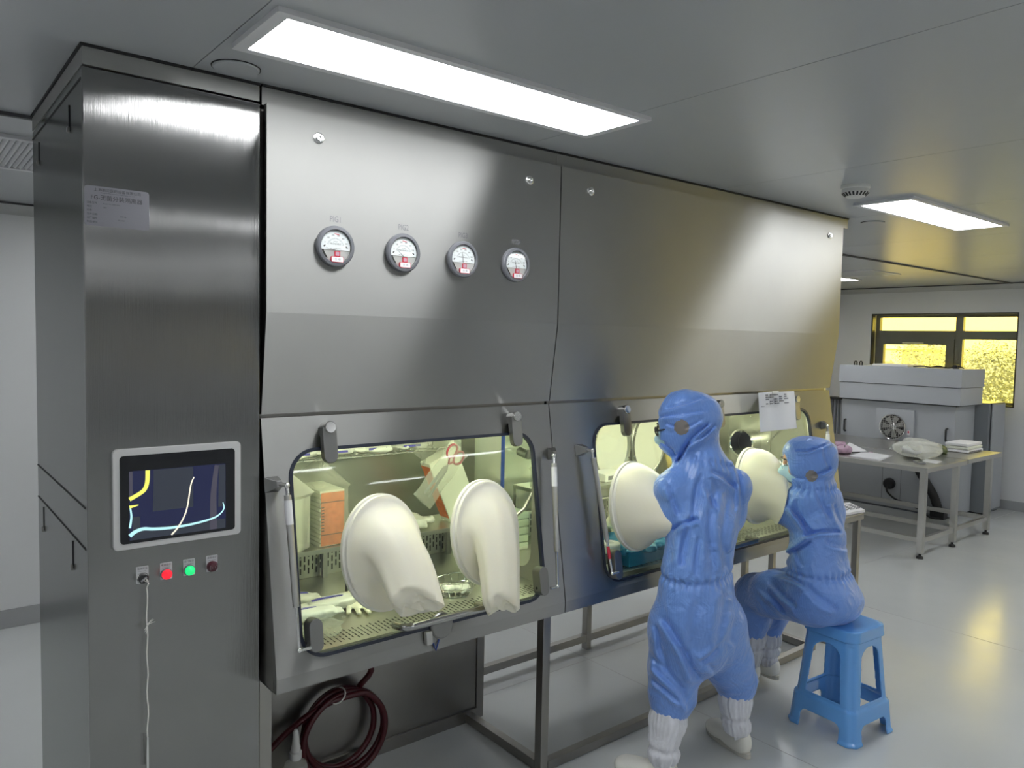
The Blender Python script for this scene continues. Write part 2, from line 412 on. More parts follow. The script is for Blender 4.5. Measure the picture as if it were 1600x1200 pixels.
class SDF:
    def __init__(s, lo, hi, h):
        s.lo = np.array(lo, float); s.h = h
        s.n = np.ceil((np.array(hi) - s.lo) / h).astype(int) + 1
        s.F = np.full(s.n, 1.0, np.float32)
    def block(s, lo, hi):
        a = np.clip(np.floor((np.array(lo) - s.lo) / s.h).astype(int), 0, s.n); b = np.clip(np.ceil((np.array(hi) - s.lo) / s.h).astype(int) + 1, 0, s.n)
        sl = tuple(slice(a[k], b[k]) for k in range(3))
        g = np.meshgrid(*[s.lo[k] + s.h * np.arange(a[k], b[k]) for k in range(3)], indexing='ij')
        return sl, np.stack(g, -1)
    def comb(s, sl, d, k, op='add'):
        F = s.F[sl]
        if op == 'add':
            if k > 0:
                h = np.clip(0.5 + 0.5 * (F - d) / k, 0, 1); s.F[sl] = F * (1 - h) + d * h - k * h * (1 - h)
            else: s.F[sl] = np.minimum(F, d)
        else:
            if k > 0:
                h = np.clip(0.5 - 0.5 * (F + d) / k, 0, 1); s.F[sl] = F * (1 - h) - d * h + k * h * (1 - h)
            else: s.F[sl] = np.maximum(F, -d)
    def cone(s, a, b, ra, rb, k=0.03, sq=1.0, ax=None, op='add'):
        """Tapered capsule; sq < 1 flattens it along ax."""
        a = np.array(a, float); b = np.array(b, float); R = max(ra, rb) + k + 4 * s.h
        sl, P = s.block(np.minimum(a, b) - R, np.maximum(a, b) + R)
        p = P - a
        ba = b - a
        if sq != 1.0:
            e = np.array(ax, float); e /= np.linalg.norm(e)
            p = p + (p @ e)[..., None] * (1 / sq - 1) * e; ba = ba + (ba @ e) * (1 / sq - 1) * e
        h = np.clip(p @ ba / max(ba @ ba, 1e-9), 0, 1)
        d = np.linalg.norm(p - h[..., None] * ba, axis=-1) - (ra + (rb - ra) * h)
        if sq != 1.0: d = d * (0.5 + 0.5 * sq)
        s.comb(sl, d, k, op)
    def chain(s, pts, rs, k=0.03, **kw):
        for i in range(len(pts) - 1): s.cone(pts[i], pts[i + 1], rs[i], rs[i + 1], k, **kw)
    def ellipsoid(s, c, r, fwd=(0, 1, 0), up=(0, 0, 1), k=0.03, op='add', pw=2.0):
        """r = (side, forward, up)."""
        f = np.array(fwd, float); f /= np.linalg.norm(f); u = np.array(up, float); u = u - f * (u @ f); u /= np.linalg.norm(u); sd = np.cross(f, u)
        R = max(r) * 1.1 + k + 4 * s.h; c = np.array(c, float)
        sl, P = s.block(c - R, c + R); p = P - c
        q = np.abs(np.stack([p @ sd / r[0], p @ f / r[1], p @ u / r[2]], -1))
        n = (q ** pw).sum(-1) ** (1 / pw)
        d = (n - 1) * min(r)
        s.comb(sl, d, k, op)
    def rbox(s, c, half, fwd=(0, 1, 0), up=(0, 0, 1), rad=0.01, k=0.0, op='add'):
        f = np.array(fwd, float); f /= np.linalg.norm(f); u = np.array(up, float); u = u - f * (u @ f); u /= np.linalg.norm(u); sd = np.cross(f, u)
        R = float(np.linalg.norm(half)) + k + 4 * s.h; c = np.array(c, float)
        sl, P = s.block(c - R, c + R); p = P - c
        q = np.abs(np.stack([p @ sd, p @ f, p @ u], -1)) - (np.array(half) - rad)
        d = np.linalg.norm(np.maximum(q, 0), axis=-1) + np.minimum(q.max(-1), 0) - rad
        s.comb(sl, d, k, op)
    def displace(s, fn, band=0.05):
        m_ = np.abs(s.F) < band
        idx = np.argwhere(m_); P = s.lo + s.h * idx
        s.F[m_] += fn(P).astype(np.float32)
    def mesh(s, name):
        F = s.F; ins = F < 0
        c = [(0, 0, 0), (1, 0, 0), (0, 1, 0), (1, 1, 0), (0, 0, 1), (1, 0, 1), (0, 1, 1), (1, 1, 1)]
        N = s.n - 1
        cnt = np.zeros(N, np.int8)
        for o in c: cnt += ins[o[0]:o[0] + N[0], o[1]:o[1] + N[1], o[2]:o[2] + N[2]]
        idx = np.argwhere((cnt > 0) & (cnt < 8))
        vals = np.stack([F[idx[:, 0] + o[0], idx[:, 1] + o[1], idx[:, 2] + o[2]] for o in c], 1)
        acc = np.zeros((len(idx), 3)); num = np.zeros(len(idx))
        ca = np.array(c, float)
        for a, b in ((0, 1), (2, 3), (4, 5), (6, 7), (0, 2), (1, 3), (4, 6), (5, 7), (0, 4), (1, 5), (2, 6), (3, 7)):
            x = (vals[:, a] < 0) != (vals[:, b] < 0)
            t = np.where(x, vals[:, a] / np.where(x, vals[:, a] - vals[:, b], 1), 0)
            acc += np.where(x[:, None], ca[a] + t[:, None] * (ca[b] - ca[a]), 0); num += x
        vs = s.lo + s.h * (idx + acc / num[:, None])
        cid = np.full(N, -1, np.int64); cid[tuple(idx.T)] = np.arange(len(idx))
        quads = []
        for ax in range(3):
            o = [0, 0, 0]; o[ax] = 1
            A = ins[:s.n[0] - o[0], :s.n[1] - o[1], :s.n[2] - o[2]]; B = ins[o[0]:, o[1]:, o[2]:]
            e = np.argwhere(A != B); u, v = [(1, 2), (2, 0), (0, 1)][ax]
            ok = (e[:, u] > 0) & (e[:, v] > 0) & (e[:, u] < N[u]) & (e[:, v] < N[v]); e = e[ok]
            du = np.zeros(3, int); du[u] = 1; dv = np.zeros(3, int); dv[v] = 1
            q = np.stack([cid[tuple((e - du - dv).T)], cid[tuple((e - dv).T)], cid[tuple(e.T)], cid[tuple((e - du).T)]], 1)
            fl = ~A[tuple(e.T)]
            q[fl] = q[fl][:, ::-1]
            quads.append(q)
        q = np.concatenate(quads)
        me = bpy.data.meshes.new(name)
        me.from_pydata(vs.tolist(), [], q.tolist())
        return me

def smooth_mesh(me, it=2, fac=0.5):
    n = len(me.vertices); co = np.empty(n * 3); me.vertices.foreach_get('co', co); co = co.reshape(-1, 3)
    ed = np.empty(len(me.edges) * 2, np.int64); me.edges.foreach_get('vertices', ed); ed = ed.reshape(-1, 2)
    deg = np.bincount(ed.ravel(), minlength=n)[:, None]
    for _ in range(it):
        a = np.stack([np.bincount(ed[:, 0], co[ed[:, 1], k], n) + np.bincount(ed[:, 1], co[ed[:, 0], k], n) for k in range(3)], 1)
        co = co + fac * (a / np.maximum(deg, 1) - co)
    me.vertices.foreach_set('co', co.ravel()); me.update()
    return me

def soft(name, sdf, mt, parent=None, loc=None, label=None, it=2):
    me = smooth_mesh(sdf.mesh(name), it)
    o = link_mesh(name, me, mt, parent, loc, smooth=True, angle=80)
    if label: o['label'] = label
    return o

# ================================================================== THE ROOM
HC = 2.5
X0, X1, Y0, Y1 = -4.2, 9.19, -12.4, 3.1
b = MB(); b.box((X0 - .2, Y0 - .2, -0.12), (X1 + .2, Y1 + .2, 0.0)); structure('floor', b, M['floor'], smooth=False)
b = MB()                                              # welded joints of the vinyl
for x in (-1.7, 0.45, 2.60, 4.75, 6.90): b.box((x - .002, Y0, 0.0), (x + .002, Y1, 0.0006))
for y in (-7.2, -3.2, 0.72): b.box((X0, y - .002, 0.0), (X1, y + .002, 0.0006))
structure('trim_1', b, M['floor_seam'], smooth=False)
b = MB()                                              # ceiling of sandwich panels with open joints
xs = [X0 - .2] + [0.27 + 1.2 * k for k in range(-3, 8)] + [X1 + .2]
ys = [Y0 - .2, -9.0, -4.0, 0.88, Y1 + .2]
for i in range(len(xs) - 1):
    for j in range(len(ys) - 1):
        g = 0.0015
        b.box((xs[i] + g, ys[j] + g, HC), (xs[i + 1] - g, ys[j + 1] - g, HC + .0035))
structure('ceiling', b, M['ceiling'], smooth=False)
b = MB(); b.box((X0 - .2, Y0 - .2, HC + .004), (X1 + .2, Y1 + .2, HC + .09)); structure('ceiling_backing', b, M['joint'], smooth=False)
b = MB(); b.box((X0, 0.872, HC - .012), (X1, 0.892, HC)); structure('trim_2', b, M['seam'], smooth=False)

WZ0, WZ1 = 1.13, 2.18
WINS = [(0.80, 2.42), (-3.35, -1.60), (-6.0, -4.7)]
b = MB()
yy = Y0 - .2
for a_, c_ in sorted(WINS):
    b.box((X1, yy, 0), (X1 + .22, a_, HC)); b.box((X1, a_, 0), (X1 + .22, c_, WZ0)); b.box((X1, a_, WZ1), (X1 + .22, c_, HC)); yy = c_
b.box((X1, yy, 0), (X1 + .22, Y1 + .2, HC))
structure('wall_far', b, M['wall'], smooth=False)
b = MB(); b.box((X0 - .2, Y1, 0), (X1, Y1 + .2, HC)); structure('wall_left', b, M['wall'], smooth=False)
b = MB(); b.box((X0 - .2, Y0 - .2, 0), (X1, Y0, HC)); structure('wall_right', b, M['wall'], smooth=False)
b = MB(); b.box((X0 - .2, Y0, 0), (X0, Y1, HC)); structure('wall_back', b, M['wall'], smooth=False)
b = MB(); b.box((X0, Y1 - .012, 0), (X1, Y1, .112), .004); structure('baseboard_left', b, M['skirt'])
b = MB(); b.box((X1 - .012, Y0, 0), (X1, Y1 - .012, .105), .004); structure('baseboard_far', b, M['skirt'])

def cove(name, p0, p1, nx, ny):
    bb = MB(); r = .065; rows = []
    for p in (p0, p1):
        rows.append([V(p[0], p[1], HC)] + [V(p[0] + nx * r * (1 - math.sin(a)), p[1] + ny * r * (1 - math.sin(a)), HC - r * (1 - math.cos(a))) for a in [math.pi / 2 * k / 8 for k in range(9)]] + [V(p[0], p[1], HC - r)])
    bb.grid(rows, cv=True, cap=True)
    structure(name, bb, M['cove'])
cove('trim_3', (X0, Y1), (X1, Y1), 0, -1)
cove('trim_4', (X1, Y0), (X1, Y1), -1, 0)
b = MB(); b.box((X0, Y1 - .07, HC - .012), (X1, Y1 - .062, HC - .001)); b.box((X1 - .07, Y0, HC - .012), (X1 - .062, Y1, HC - .001)); structure('trim_5', b, M['seam'], smooth=False)

def window(name, ya, yb, label=None):
    root = thing(name, (X1, (ya + yb) / 2, WZ0), None, None); root['kind'] = 'structure'
    fr = Frame((X1, ya, WZ0), (0, 1, 0), (0, 0, 1))      # n = +x (outwards)
    W_ = yb - ya; H_ = WZ1 - WZ0
    t = .016
    bb = MB(); bb.annulus(fr, rrect(-.03, W_ + .03, -.03, H_ + .03, .006, 2), rrect(0, W_, 0, H_, .004, 2), -.006, .006); part('window_trim', bb, M['wall'], root, smooth=False)
    bb = MB(); bb.annulus(fr, rrect(0, W_, 0, H_, .004, 2), rrect(t, W_ - t, t, H_ - t, .004, 2), -.002, .06); part('window_gasket', bb, M['black'], root, smooth=False)
    bb = MB(); bb.fbox(fr, t, W_ - t, t, H_ - t, .026, .032); part('window_pane', bb, M['pane'], root, smooth=False)
    bb = MB()
    f0, f1 = .13, .19
    bb.annulus(fr, rrect(0, W_, 0, H_, .002, 1), rrect(.045, W_ - .045, .045, H_ - .045, .002, 1), f0, f1)
    m0 = W_ * .40
    bb.fbox(fr, m0 - .04, m0 + .04, .04, H_ - .04, f0, f1)                 # mullion
    bb.fbox(fr, .04, W_ - .04, H_ * .71, H_ * .71 + .10, f0 + .002, f1 + .002)     # transom
    part('window_frame', bb, M['alu'], root, smooth=False)
    bb = MB(); bb.annulus(fr, rrect(m0 + .04, W_ - .045, .045, H_ * .71, .002, 1), rrect(m0 + .13, W_ - .11, .11, H_ * .71 - .07, .002, 1), f0 - .02, f1 - .02)
    part('opening_sash', bb, M['alu'], root, smooth=False)
    bb = MB(); bb.fbox(fr, m0 + .38, m0 + .62, H_ * .71 - .055, H_ * .71 - .043, f0 - .06, f0 - .02, .004); part('window_handle', bb, M['white_plastic'], root)
window('window_1', *WINS[0])
window('window_2', *WINS[1])
window('window_3', *WINS[2])

# ------------------------------------------------------------------ outside the window
b = MB(); b.box((10.5, -45, -5.3), (90, 60, -5.0)); tag(solo('lawn', b, M['lawn'], (40, 8, -5), smooth=False), kind='structure')
def tree(x, y, h, rad, label, seed):
    r = np.random.default_rng(seed)
    root = thing('tree', (x, y, -5), label, 'tree', 'trees outside the window')
    bb = MB(); bb.tube([V(x, y, -5), V(x + .1, y, -5 + h * .35), V(x - .1, y + .1, -5 + h * .6)], [rad * .09, rad * .07, rad * .03], 8)
    for k in range(5):
        a = 2 * math.pi * k / 5; bb.tube([V(x, y, -5 + h * .38), V(x + math.cos(a) * rad * .5, y + math.sin(a) * rad * .5, -5 + h * .62)], [rad * .05, rad * .02], 6)
    part('trunk', bb, M['bark'], root)
    bb = MB()
    lobes = [(r.normal(0, rad * .42), r.normal(0, rad * .42), r.uniform(h * .35, h * .88), rad * r.uniform(.35, .55)) for _ in range(14)]
    for k in range(16000):
        L = lobes[k % 14]; d = Vector(r.normal(0, 1, 3)).normalized(); q = V(x + L[0], y + L[1], -5 + L[2]) + d * L[3] * r.uniform(.8, 1.03)
        s_ = r.uniform(.03, .065); u = (d.orthogonal().normalized() + Vector(r.normal(0, .5, 3))).normalized(); v = d.cross(u).normalized()
        bb._f([bb.bm.verts.new(q + u * s_), bb.bm.verts.new(q + v * s_ * .6), bb.bm.verts.new(q - u * s_), bb.bm.verts.new(q - v * s_ * .6)])
    part('foliage', bb, M['foliage'], root, smooth=False)
tree(27.0, 6.9, 7.6, 2.6, 'large sunlit yellow-green tree filling the right-hand bay of the window', 1)
tree(44.0, 15.8, 6.9, 2.0, 'smaller hazy tree left of the window mullion, above a white building', 2)
tree(48.0, 22.5, 6.7, 2.2, 'leftmost hazy tree seen through the window', 3)
tree(40.0, 11.0, 6.8, 2.0, 'hazy tree just right of the window mullion, behind the large tree', 4)
root = thing('building', (30, 12.0, -5), 'low white flat-roofed building in front of the trees outside the window', 'building')
b = MB(); b.box((30, 11.3, -5), (34, 14.6, 1.72)); part('walls', b, M['render'], root, smooth=False)
b = MB(); b.box((29.9, 11.2, 1.7), (34.1, 14.7, 1.82)); part('roof_parapet', b, M['white_plastic'], root, smooth=False)
for k in range(3): b = MB(); b.box((29.97, 11.6 + k, .4), (30.0, 12.2 + k, 1.2)); part('building_window', b, M['dark_grey_paint'], root, smooth=False)

# ------------------------------------------------------------------ ceiling fittings
def ceiling_light(x, y):
    root = thing('ceiling_light', (x, y, HC), None, 'ceiling light')
    fr = Frame((x, y, HC), (1, 0, 0), (0, -1, 0))     # n = -z
    bb = MB(); bb.annulus(fr, rrect(-.625, .625, -.15, .15, .006, 2), rrect(-.593, .593, -.124, .124, .004, 2), 0, .013); part('light_frame', bb, M['frame_white'], root, smooth=False)
    bb = MB(); bb.fbox(fr, -.595, .595, -.126, .126, .001, .009); part('diffuser', bb, M['lamp'], root, smooth=False)
    return root
L0 = ceiling_light(0.915, -0.40)
L0['label'] = 'nearest ceiling light panel, long white glowing rectangle above the four gauges'
LX = (0.915, 4.06, 7.2, -2.23); LY = (-0.40, -3.0, -5.6, -8.2, -10.8, 2.03)
for x in LX:
    for y in LY:
        if (x, y) == (LX[0], LY[0]): continue
        c = copy_tree(L0, (x, y, HC))
        if (x, y) == (LX[1], LY[0]): c['label'] = 'second ceiling light panel, beside the smoke detector towards the window'
        elif (x, y) == (LX[2], LY[5]): c['label'] = 'farthest ceiling light panel, a thin bright sliver just right of the steel isolator top'
        else:
            c['label'] = 'white-framed rectangular ceiling light panel outside the picture'; c['group'] = 'ceiling lights outside the picture'

root = thing('smoke_detector', (3.03, -.47, HC), 'round white smoke detector on the ceiling left of the second light panel', 'smoke detector')
b = MB(); b.lathe([(.062, 0), (.062, .012), (.058, .016)], (3.03, -.47, HC), (0, 0, -1), 32); part('base_plate', b, M['white_plastic'], root)
b = MB(); b.lathe([(.056, .016), (.058, .032), (.040, .050), (.028, .054), (.001, .055)], (3.03, -.47, HC), (0, 0, -1), 32); part('sensor_head', b, M['white_plastic'], root)
b = MB()
for k in range(20):
    a = 2 * math.pi * k / 20; d = V(math.cos(a), math.sin(a), 0); t = V(-math.sin(a), math.cos(a), 0); q = V(3.03, -.47, HC - .0405) + d * .050
    n_ = (d * .7 + V(0, 0, -.72)).normalized(); fr = Frame(q, t, n_.cross(t)); b.fbox(fr, -.004, .004, -.010, .010, -.002, .0015)
part('vent_slots', b, M['black'], root)
for (x, y, lb) in ((.36, -.085, 'round white cover plate on the ceiling above the control cabinet'), (4.10, -.03, 'round white cover plate on the ceiling past the end of the isolator')):
    root = thing('ceiling_cover', (x, y, HC), lb, 'cover plate', 'round ceiling cover plates')
    b = MB(); b.lathe([(.062, 0), (.062, .003), (.058, .006), (.001, .007)], (x, y, HC), (0, 0, -1), 36); part('disc', b, M['ceiling'], root)
    b = MB(); b.lathe([(.065, 0), (.065, .0015), (.0625, .002), (.0625, 0)], (x, y, HC), (0, 0, -1), 36, cap=False); part('rim', b, M['gap'], root)
def vent(x0, x1, y0, y1, label, n, slat_along='y'):
    root = thing('ceiling_vent', ((x0 + x1) / 2, (y0 + y1) / 2, HC), label, 'air vent')
    fr = Frame((x0, y1, HC), (1, 0, 0), (0, -1, 0)); W_ = x1 - x0; D_ = y1 - y0
    bb = MB(); bb.annulus(fr, rrect(0, W_, 0, D_, .006, 2), rrect(.035, W_ - .035, .035, D_ - .035, .004, 2), 0, .014); part('vent_frame', bb, M['frame_white'], root, smooth=False)
    bb = MB(); bb.fbox(fr, .034, W_ - .034, .034, D_ - .034, .0005, .002); part('backing', bb, M['skirt'], root, smooth=False)
    for k in range(n):
        u = .035 + (W_ - .07) * (k + .5) / n
        bb = MB(); bb.hexa([fr.p(u - .006, .034, .003), fr.p(u - .002, .034, .003), fr.p(u - .002, D_ - .034, .003), fr.p(u - .006, D_ - .034, .003), fr.p(u + .003, .034, .012), fr.p(u + .007, .034, .012), fr.p(u + .007, D_ - .034, .012), fr.p(u + .003, D_ - .034, .012)])
        part('slat', bb, M['frame_white'], root, smooth=False)
vent(-.55, .25, 1.22, 1.90, 'slatted white air vent in the ceiling at the far left behind the cabinet', 34)
root = thing('ceiling_hatch', (7.15, 1.6, HC), 'flush square access hatch in the ceiling near the far wall', 'access hatch')
fr = Frame((7.15, 1.6, HC), (1, 0, 0), (0, -1, 0))
b = MB(); b.annulus(fr, rrect(-.30, .30, -.30, .30, .006, 2), rrect(-.27, .27, -.27, .27, .004, 2), 0, .008); part('hatch_frame', b, M['frame_white'], root, smooth=False)
b = MB(); b.fbox(fr, -.266, .266, -.266, .266, .0005, .005); part('hatch_panel', b, M['ceiling'], root, smooth=False)

# ================================================================== CONTROL CABINET (tall steel tower on the left)
cab = thing('control_cabinet', (0.23, 0.43, 0), 'tall stainless steel control cabinet at the left with touchscreen, nameplate and push buttons', 'control cabinet')
CW, CD = 0.459, 0.87
b = MB(); b.box((0.0, 0.0, 0.0), (CW, 0.018, 2.443), .003); part('front_panel', b, M['steel_v'], cab)
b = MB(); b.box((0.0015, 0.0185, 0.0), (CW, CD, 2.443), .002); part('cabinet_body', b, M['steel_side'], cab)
b = MB(); b.box((0.001, 0.001, 2.448), (CW - .001, CD, 2.493), .001); part('top_trim', b, M['steel_h'], cab)
b = MB(); b.box((-.004, -.004, 2.493), (CW + .001, CD + .002, 2.4999)); part('ceiling_sealant', b, M['gap'], cab, smooth=False)
sd = Frame((0, CD, 0), (0, -1, 0), (0, 0, 1))          # left side, n = -x
for z in (2.418, 1.303, 1.192):
    b = MB(); b.fbox(sd, .004, CD - .022, z - .0015, z + .0015, -.003, .0006); part('panel_joint', b, M['gap'], cab, smooth=False)
for y, z0, z1 in ((.186, 2.315, 2.385), (.728, 2.315, 2.385), (.217, 1.095, 1.175), (.746, 1.095, 1.175)):
    b = MB(); b.fbox(sd, CD - y - .0025, CD - y + .0025, z0, z1, -.002, .0008); o = part('lock_slot', b, M['gap'], cab, smooth=False)
    b = MB(); b.lathe([(.009, 0), (.009, .004), (.006, .006), (.001, .006)], sd.p(CD - y, z0 + .004, 0), sd.n, 16); part('lock_barrel', b, M['steel_dark'], o)
F0 = Frame((0, 0, 0), (1, 0, 0), (0, 0, 1))            # cabinet front, n = -y
# touchscreen
b = MB(); b.prism(F0, rrect(.059, .399, 1.186, 1.459, .012, 6), 0.0, .011, .002); hmi = part('touchscreen_bezel', b, M['bezel'], cab, 'silver frame of the touchscreen')
b = MB(); b.prism(F0, rrect(.0755, .381, 1.202, 1.441, .010, 6), .0105, .0122, .0005); part('touchscreen_glass', b, M['screen'], hmi, smooth=False)
b = MB(); b.fbox(F0, .098, .354, 1.2105, 1.3985, .0122, .0126); part('display', b, M['disp'], hmi, smooth=False)
def flat(poly, w): bb = MB(); bb._f([bb.bm.verts.new(F0.p(u, v, w)) for u, v in poly]); return bb
part('display_panel', flat([(.160, 1.3975), (.264, 1.397), (.264, 1.283), (.157, 1.283)], .0128), M['disp_grey'], hmi, smooth=False)
part('display_panel', flat([(.106, 1.274), (.125, 1.274), (.125, 1.237), (.106, 1.236)], .0128), M['disp_grey'], hmi, smooth=False)
part('display_panel', flat([(.335, 1.396), (.353, 1.396), (.353, 1.275), (.333, 1.274)], .0128), M['disp_grey'], hmi, smooth=False)
part('display_panel', flat([(.0985, 1.211), (.353, 1.211), (.353, 1.238), (.123, 1.240)], .0128), M['disp_grey'], hmi, smooth=False)
part('display_panel', flat([(.0985, 1.398), (.107, 1.398), (.107, 1.326), (.0985, 1.322)], .0128), M['disp_violet'], hmi, smooth=False)
def stroke(pts, wd, w, mt):
    P = np.array(pts); t = np.linspace(0, len(P) - 1, 40); q = []
    for x in t:
        i = min(int(x), len(P) - 2); f = x - i; p0 = P[max(i - 1, 0)]; p1 = P[i]; p2 = P[i + 1]; p3 = P[min(i + 2, len(P) - 1)]
        q.append(.5 * ((2 * p1) + (-p0 + p2) * f + (2 * p0 - 5 * p1 + 4 * p2 - p3) * f * f + (-p0 + 3 * p1 - 3 * p2 + p3) * f ** 3))
    q = np.array(q); bb = MB(); rows = []
    for i in range(len(q)):
        d = q[min(i + 1, len(q) - 1)] - q[max(i - 1, 0)]; d = d / (np.linalg.norm(d) + 1e-9); nn = np.array((-d[1], d[0]))
        ww = wd[0] + (wd[1] - wd[0]) * i / (len(q) - 1)
        rows.append([F0.p(*(q[i] + nn * ww), w), F0.p(*(q[i] - nn * ww), w)])
    bb.grid(rows); part('display_curve', bb, mt, hmi, smooth=False)
stroke([(.329, 1.396), (.322, 1.342), (.319, 1.295), (.3195, 1.211)], (.006, .010), .0130, M['disp_violet'])
stroke([(.1445, 1.398), (.1435, 1.368), (.138, 1.349), (.127, 1.338), (.0985, 1.323)], (.0055, .0055), .0132, M['d_yellow'])
stroke([(.0985, 1.302), (.121, 1.3055)], (.0045, .001), .0132, M['d_yellow'])
stroke([(.1005, 1.300), (.103, 1.275), (.099, 1.245)], (.002, .003), .0132, M['d_cyan'])
stroke([(.0985, 1.223), (.112, 1.233), (.133, 1.2385), (.159, 1.2345), (.205, 1.2315), (.26, 1.234), (.313, 1.242), (.336, 1.252), (.349, 1.268), (.346, 1.286)], (.0055, .0012), .0133, M['d_cyan'])
stroke([(.205, 1.2115), (.222, 1.230), (.238, 1.257), (.248, 1.288), (.257, 1.345), (.266, 1.368)], (.0024, .0016), .0135, M['d_cream'])
# push buttons with engraved plates
for u, mt, top, sub, kind in ((.132, 'black', '电源开关', 'Power Switch', 'key_switch'), (.1935, 'led_red', '电源指示', 'Power Indicator', 'indicator_lamp'),
                              (.255, 'led_green', '运行指示', 'Running Indicator', 'indicator_lamp'), (.3185, 'maroon', '报警指示', 'Alarm Indicator', 'alarm_buzzer')):
    b = MB(); b.prism(F0, rrect(u - .016, u + .016, 1.085, 1.132, .002, 3), 0, .0012, 0); pl = part('button_plate', b, M['plate_white'], cab, 'small silver engraved plate')
    lettering([(top, u, 1.1255, .0066, 'CENTER', 1.0), (sub, u, 1.1185, .0034, 'CENTER', 1.0)], Frame((0, -.0014, 0), (1, 0, 0), (0, 0, 1)), M['ink'], pl)
    c = F0.p(u, 1.1005, 0)
    if kind == 'key_switch':
        b = MB(); b.lathe([(.0155, .001), (.0155, .006), (.014, .008), (.0135, .008)], c, F0.n, 28); k = part('key_switch', b, M['chrome'], cab, 'black key switch with chrome ring')
        b = MB(); b.lathe([(.013, .006), (.013, .016), (.011, .018), (.001, .018)], c, F0.n, 28); part('key_barrel', b, M['black'], k)
        b = MB(); b.fbox(Frame(c, (.8, 0, .6), (-.6, 0, .8)), -.009, .009, -.0022, .0022, .018, .020); part('key_slot', b, M['grey_plastic'], k, smooth=False)
    else:
        b = MB(); b.lathe([(.0155, .001), (.0155, .007), (.0135, .0085)], c, F0.n, 28); k = part(kind, b, M['maroon' if kind == 'alarm_buzzer' else 'gauge_rim'], cab)
        b = MB(); b.lathe([(.0138, .007), (.0138, .012), (.012, .016), (.006, .0185), (.0005, .019)], c, F0.n, 28); lens = part('lens', b, M[mt], k, {'led_red': 'glowing red lens', 'led_green': 'glowing green lens'}.get(mt, 'dark maroon lens'))
        if kind == 'alarm_buzzer':
            b = MB()
            for r in (.004, .007, .010):
                for s0 in (-.6, 2.5): b.tube([c + F0.n * (.0195 - r * .28) + V(math.cos(a) * r, 0, math.sin(a) * r) for a in np.linspace(s0, s0 + 1.3, 8)], .0006, 5)
            part('sound_holes', b, M['grey_plastic'], k)
# nameplate
b = MB(); b.prism(F0, rrect(.002, .1565, 2.044, 2.146, .008, 5), 0, .0012, 0); npl = part('nameplate', b, M['label_silver'], cab, 'silver nameplate with Chinese lettering')
FT = Frame((0, -.0014, 0), (1, 0, 0), (0, 0, 1))
L = [('上海鹏贝医药设备有限公司', .080, 2.1365, .0088, 'CENTER', 1.06), ('Shanghai Pharmaceutical Equipment Co., Ltd', .080, 2.1298, .0036, 'CENTER', 1.25), ('FG-无菌分装隔离器', .078, 2.1165, .0145, 'CENTER', 1.0)]
lettering(L, FT, M['ink'], npl, 'title_lettering')
L = []
for i, s_ in enumerate(('设备型号', '电压', '功率', '生产日期', '出厂编号', '制造单位')):
    L.append((s_, .007, 2.1025 - .0098 * i, .0062, 'LEFT', 1.0))
L += [('Model / AC 220V 50Hz', .045, 2.1025, .0042, 'LEFT', 1.0), ('380V', .045, 2.0927, .0042, 'LEFT', 1.0), ('2021.06', .085, 2.0731, .0046, 'LEFT', 1.0), ('FG-2100', .080, 2.0633, .0046, 'LEFT', 1.0)]
lettering(L, FT, M['ink'], npl, 'table_lettering')
b = MB()
for i in range(6): b.fbox(F0, .038, .150, 2.0985 - .0098 * i - .0002, 2.0985 - .0098 * i + .0002, .001, .0014)
part('ruled_lines', b, M['print'], npl, smooth=False)
# white cord with the key tag
root = thing('key_cord', (.139, -.019, 1.098), 'white string hanging from the black key switch on the control cabinet', 'cord')
b = MB()
pts = [V(.139, -.019, 1.098), V(.142, -.024, 1.088)] + [V(.1395 + .0016 * math.sin(k * 1.3), -.016 + .001 * math.cos(k), 1.075 - .0222 * k) for k in range(20)]
b.tube(pts, .0017, 6)
b.tube([V(.139, -.02, 1.100), V(.1345, -.023, 1.103), V(.131, -.021, 1.0975), V(.136, -.0225, 1.094), V(.139, -.02, 1.100)], .0016, 6)
part('string', b, M['cord'], root)
b = MB()
for dx, dz in ((.016, .012), (.019, .006), (.013, .015), (-.008, -.018), (-.005, -.024), (-.010, -.012)):
    b.tube([V(.140, -.017, .972), V(.140 + dx * .5, -.020, .972 + dz * .7), V(.140 + dx, -.021, .972 + dz)], [.0012, .0009, .0004], 5)
b.ball((.140, -.017, .972), .0035, 6, 8)
part('knot_fray', b, M['cord'], root)
b = MB(); b.tube([V(.139, -.014, .655), V(.1385, -.013, .60), V(.1385, -.013, .565)], [.003, .0042, .0042], 8); part('key_tag', b, M['chrome'], root, 'small metal key on the end')

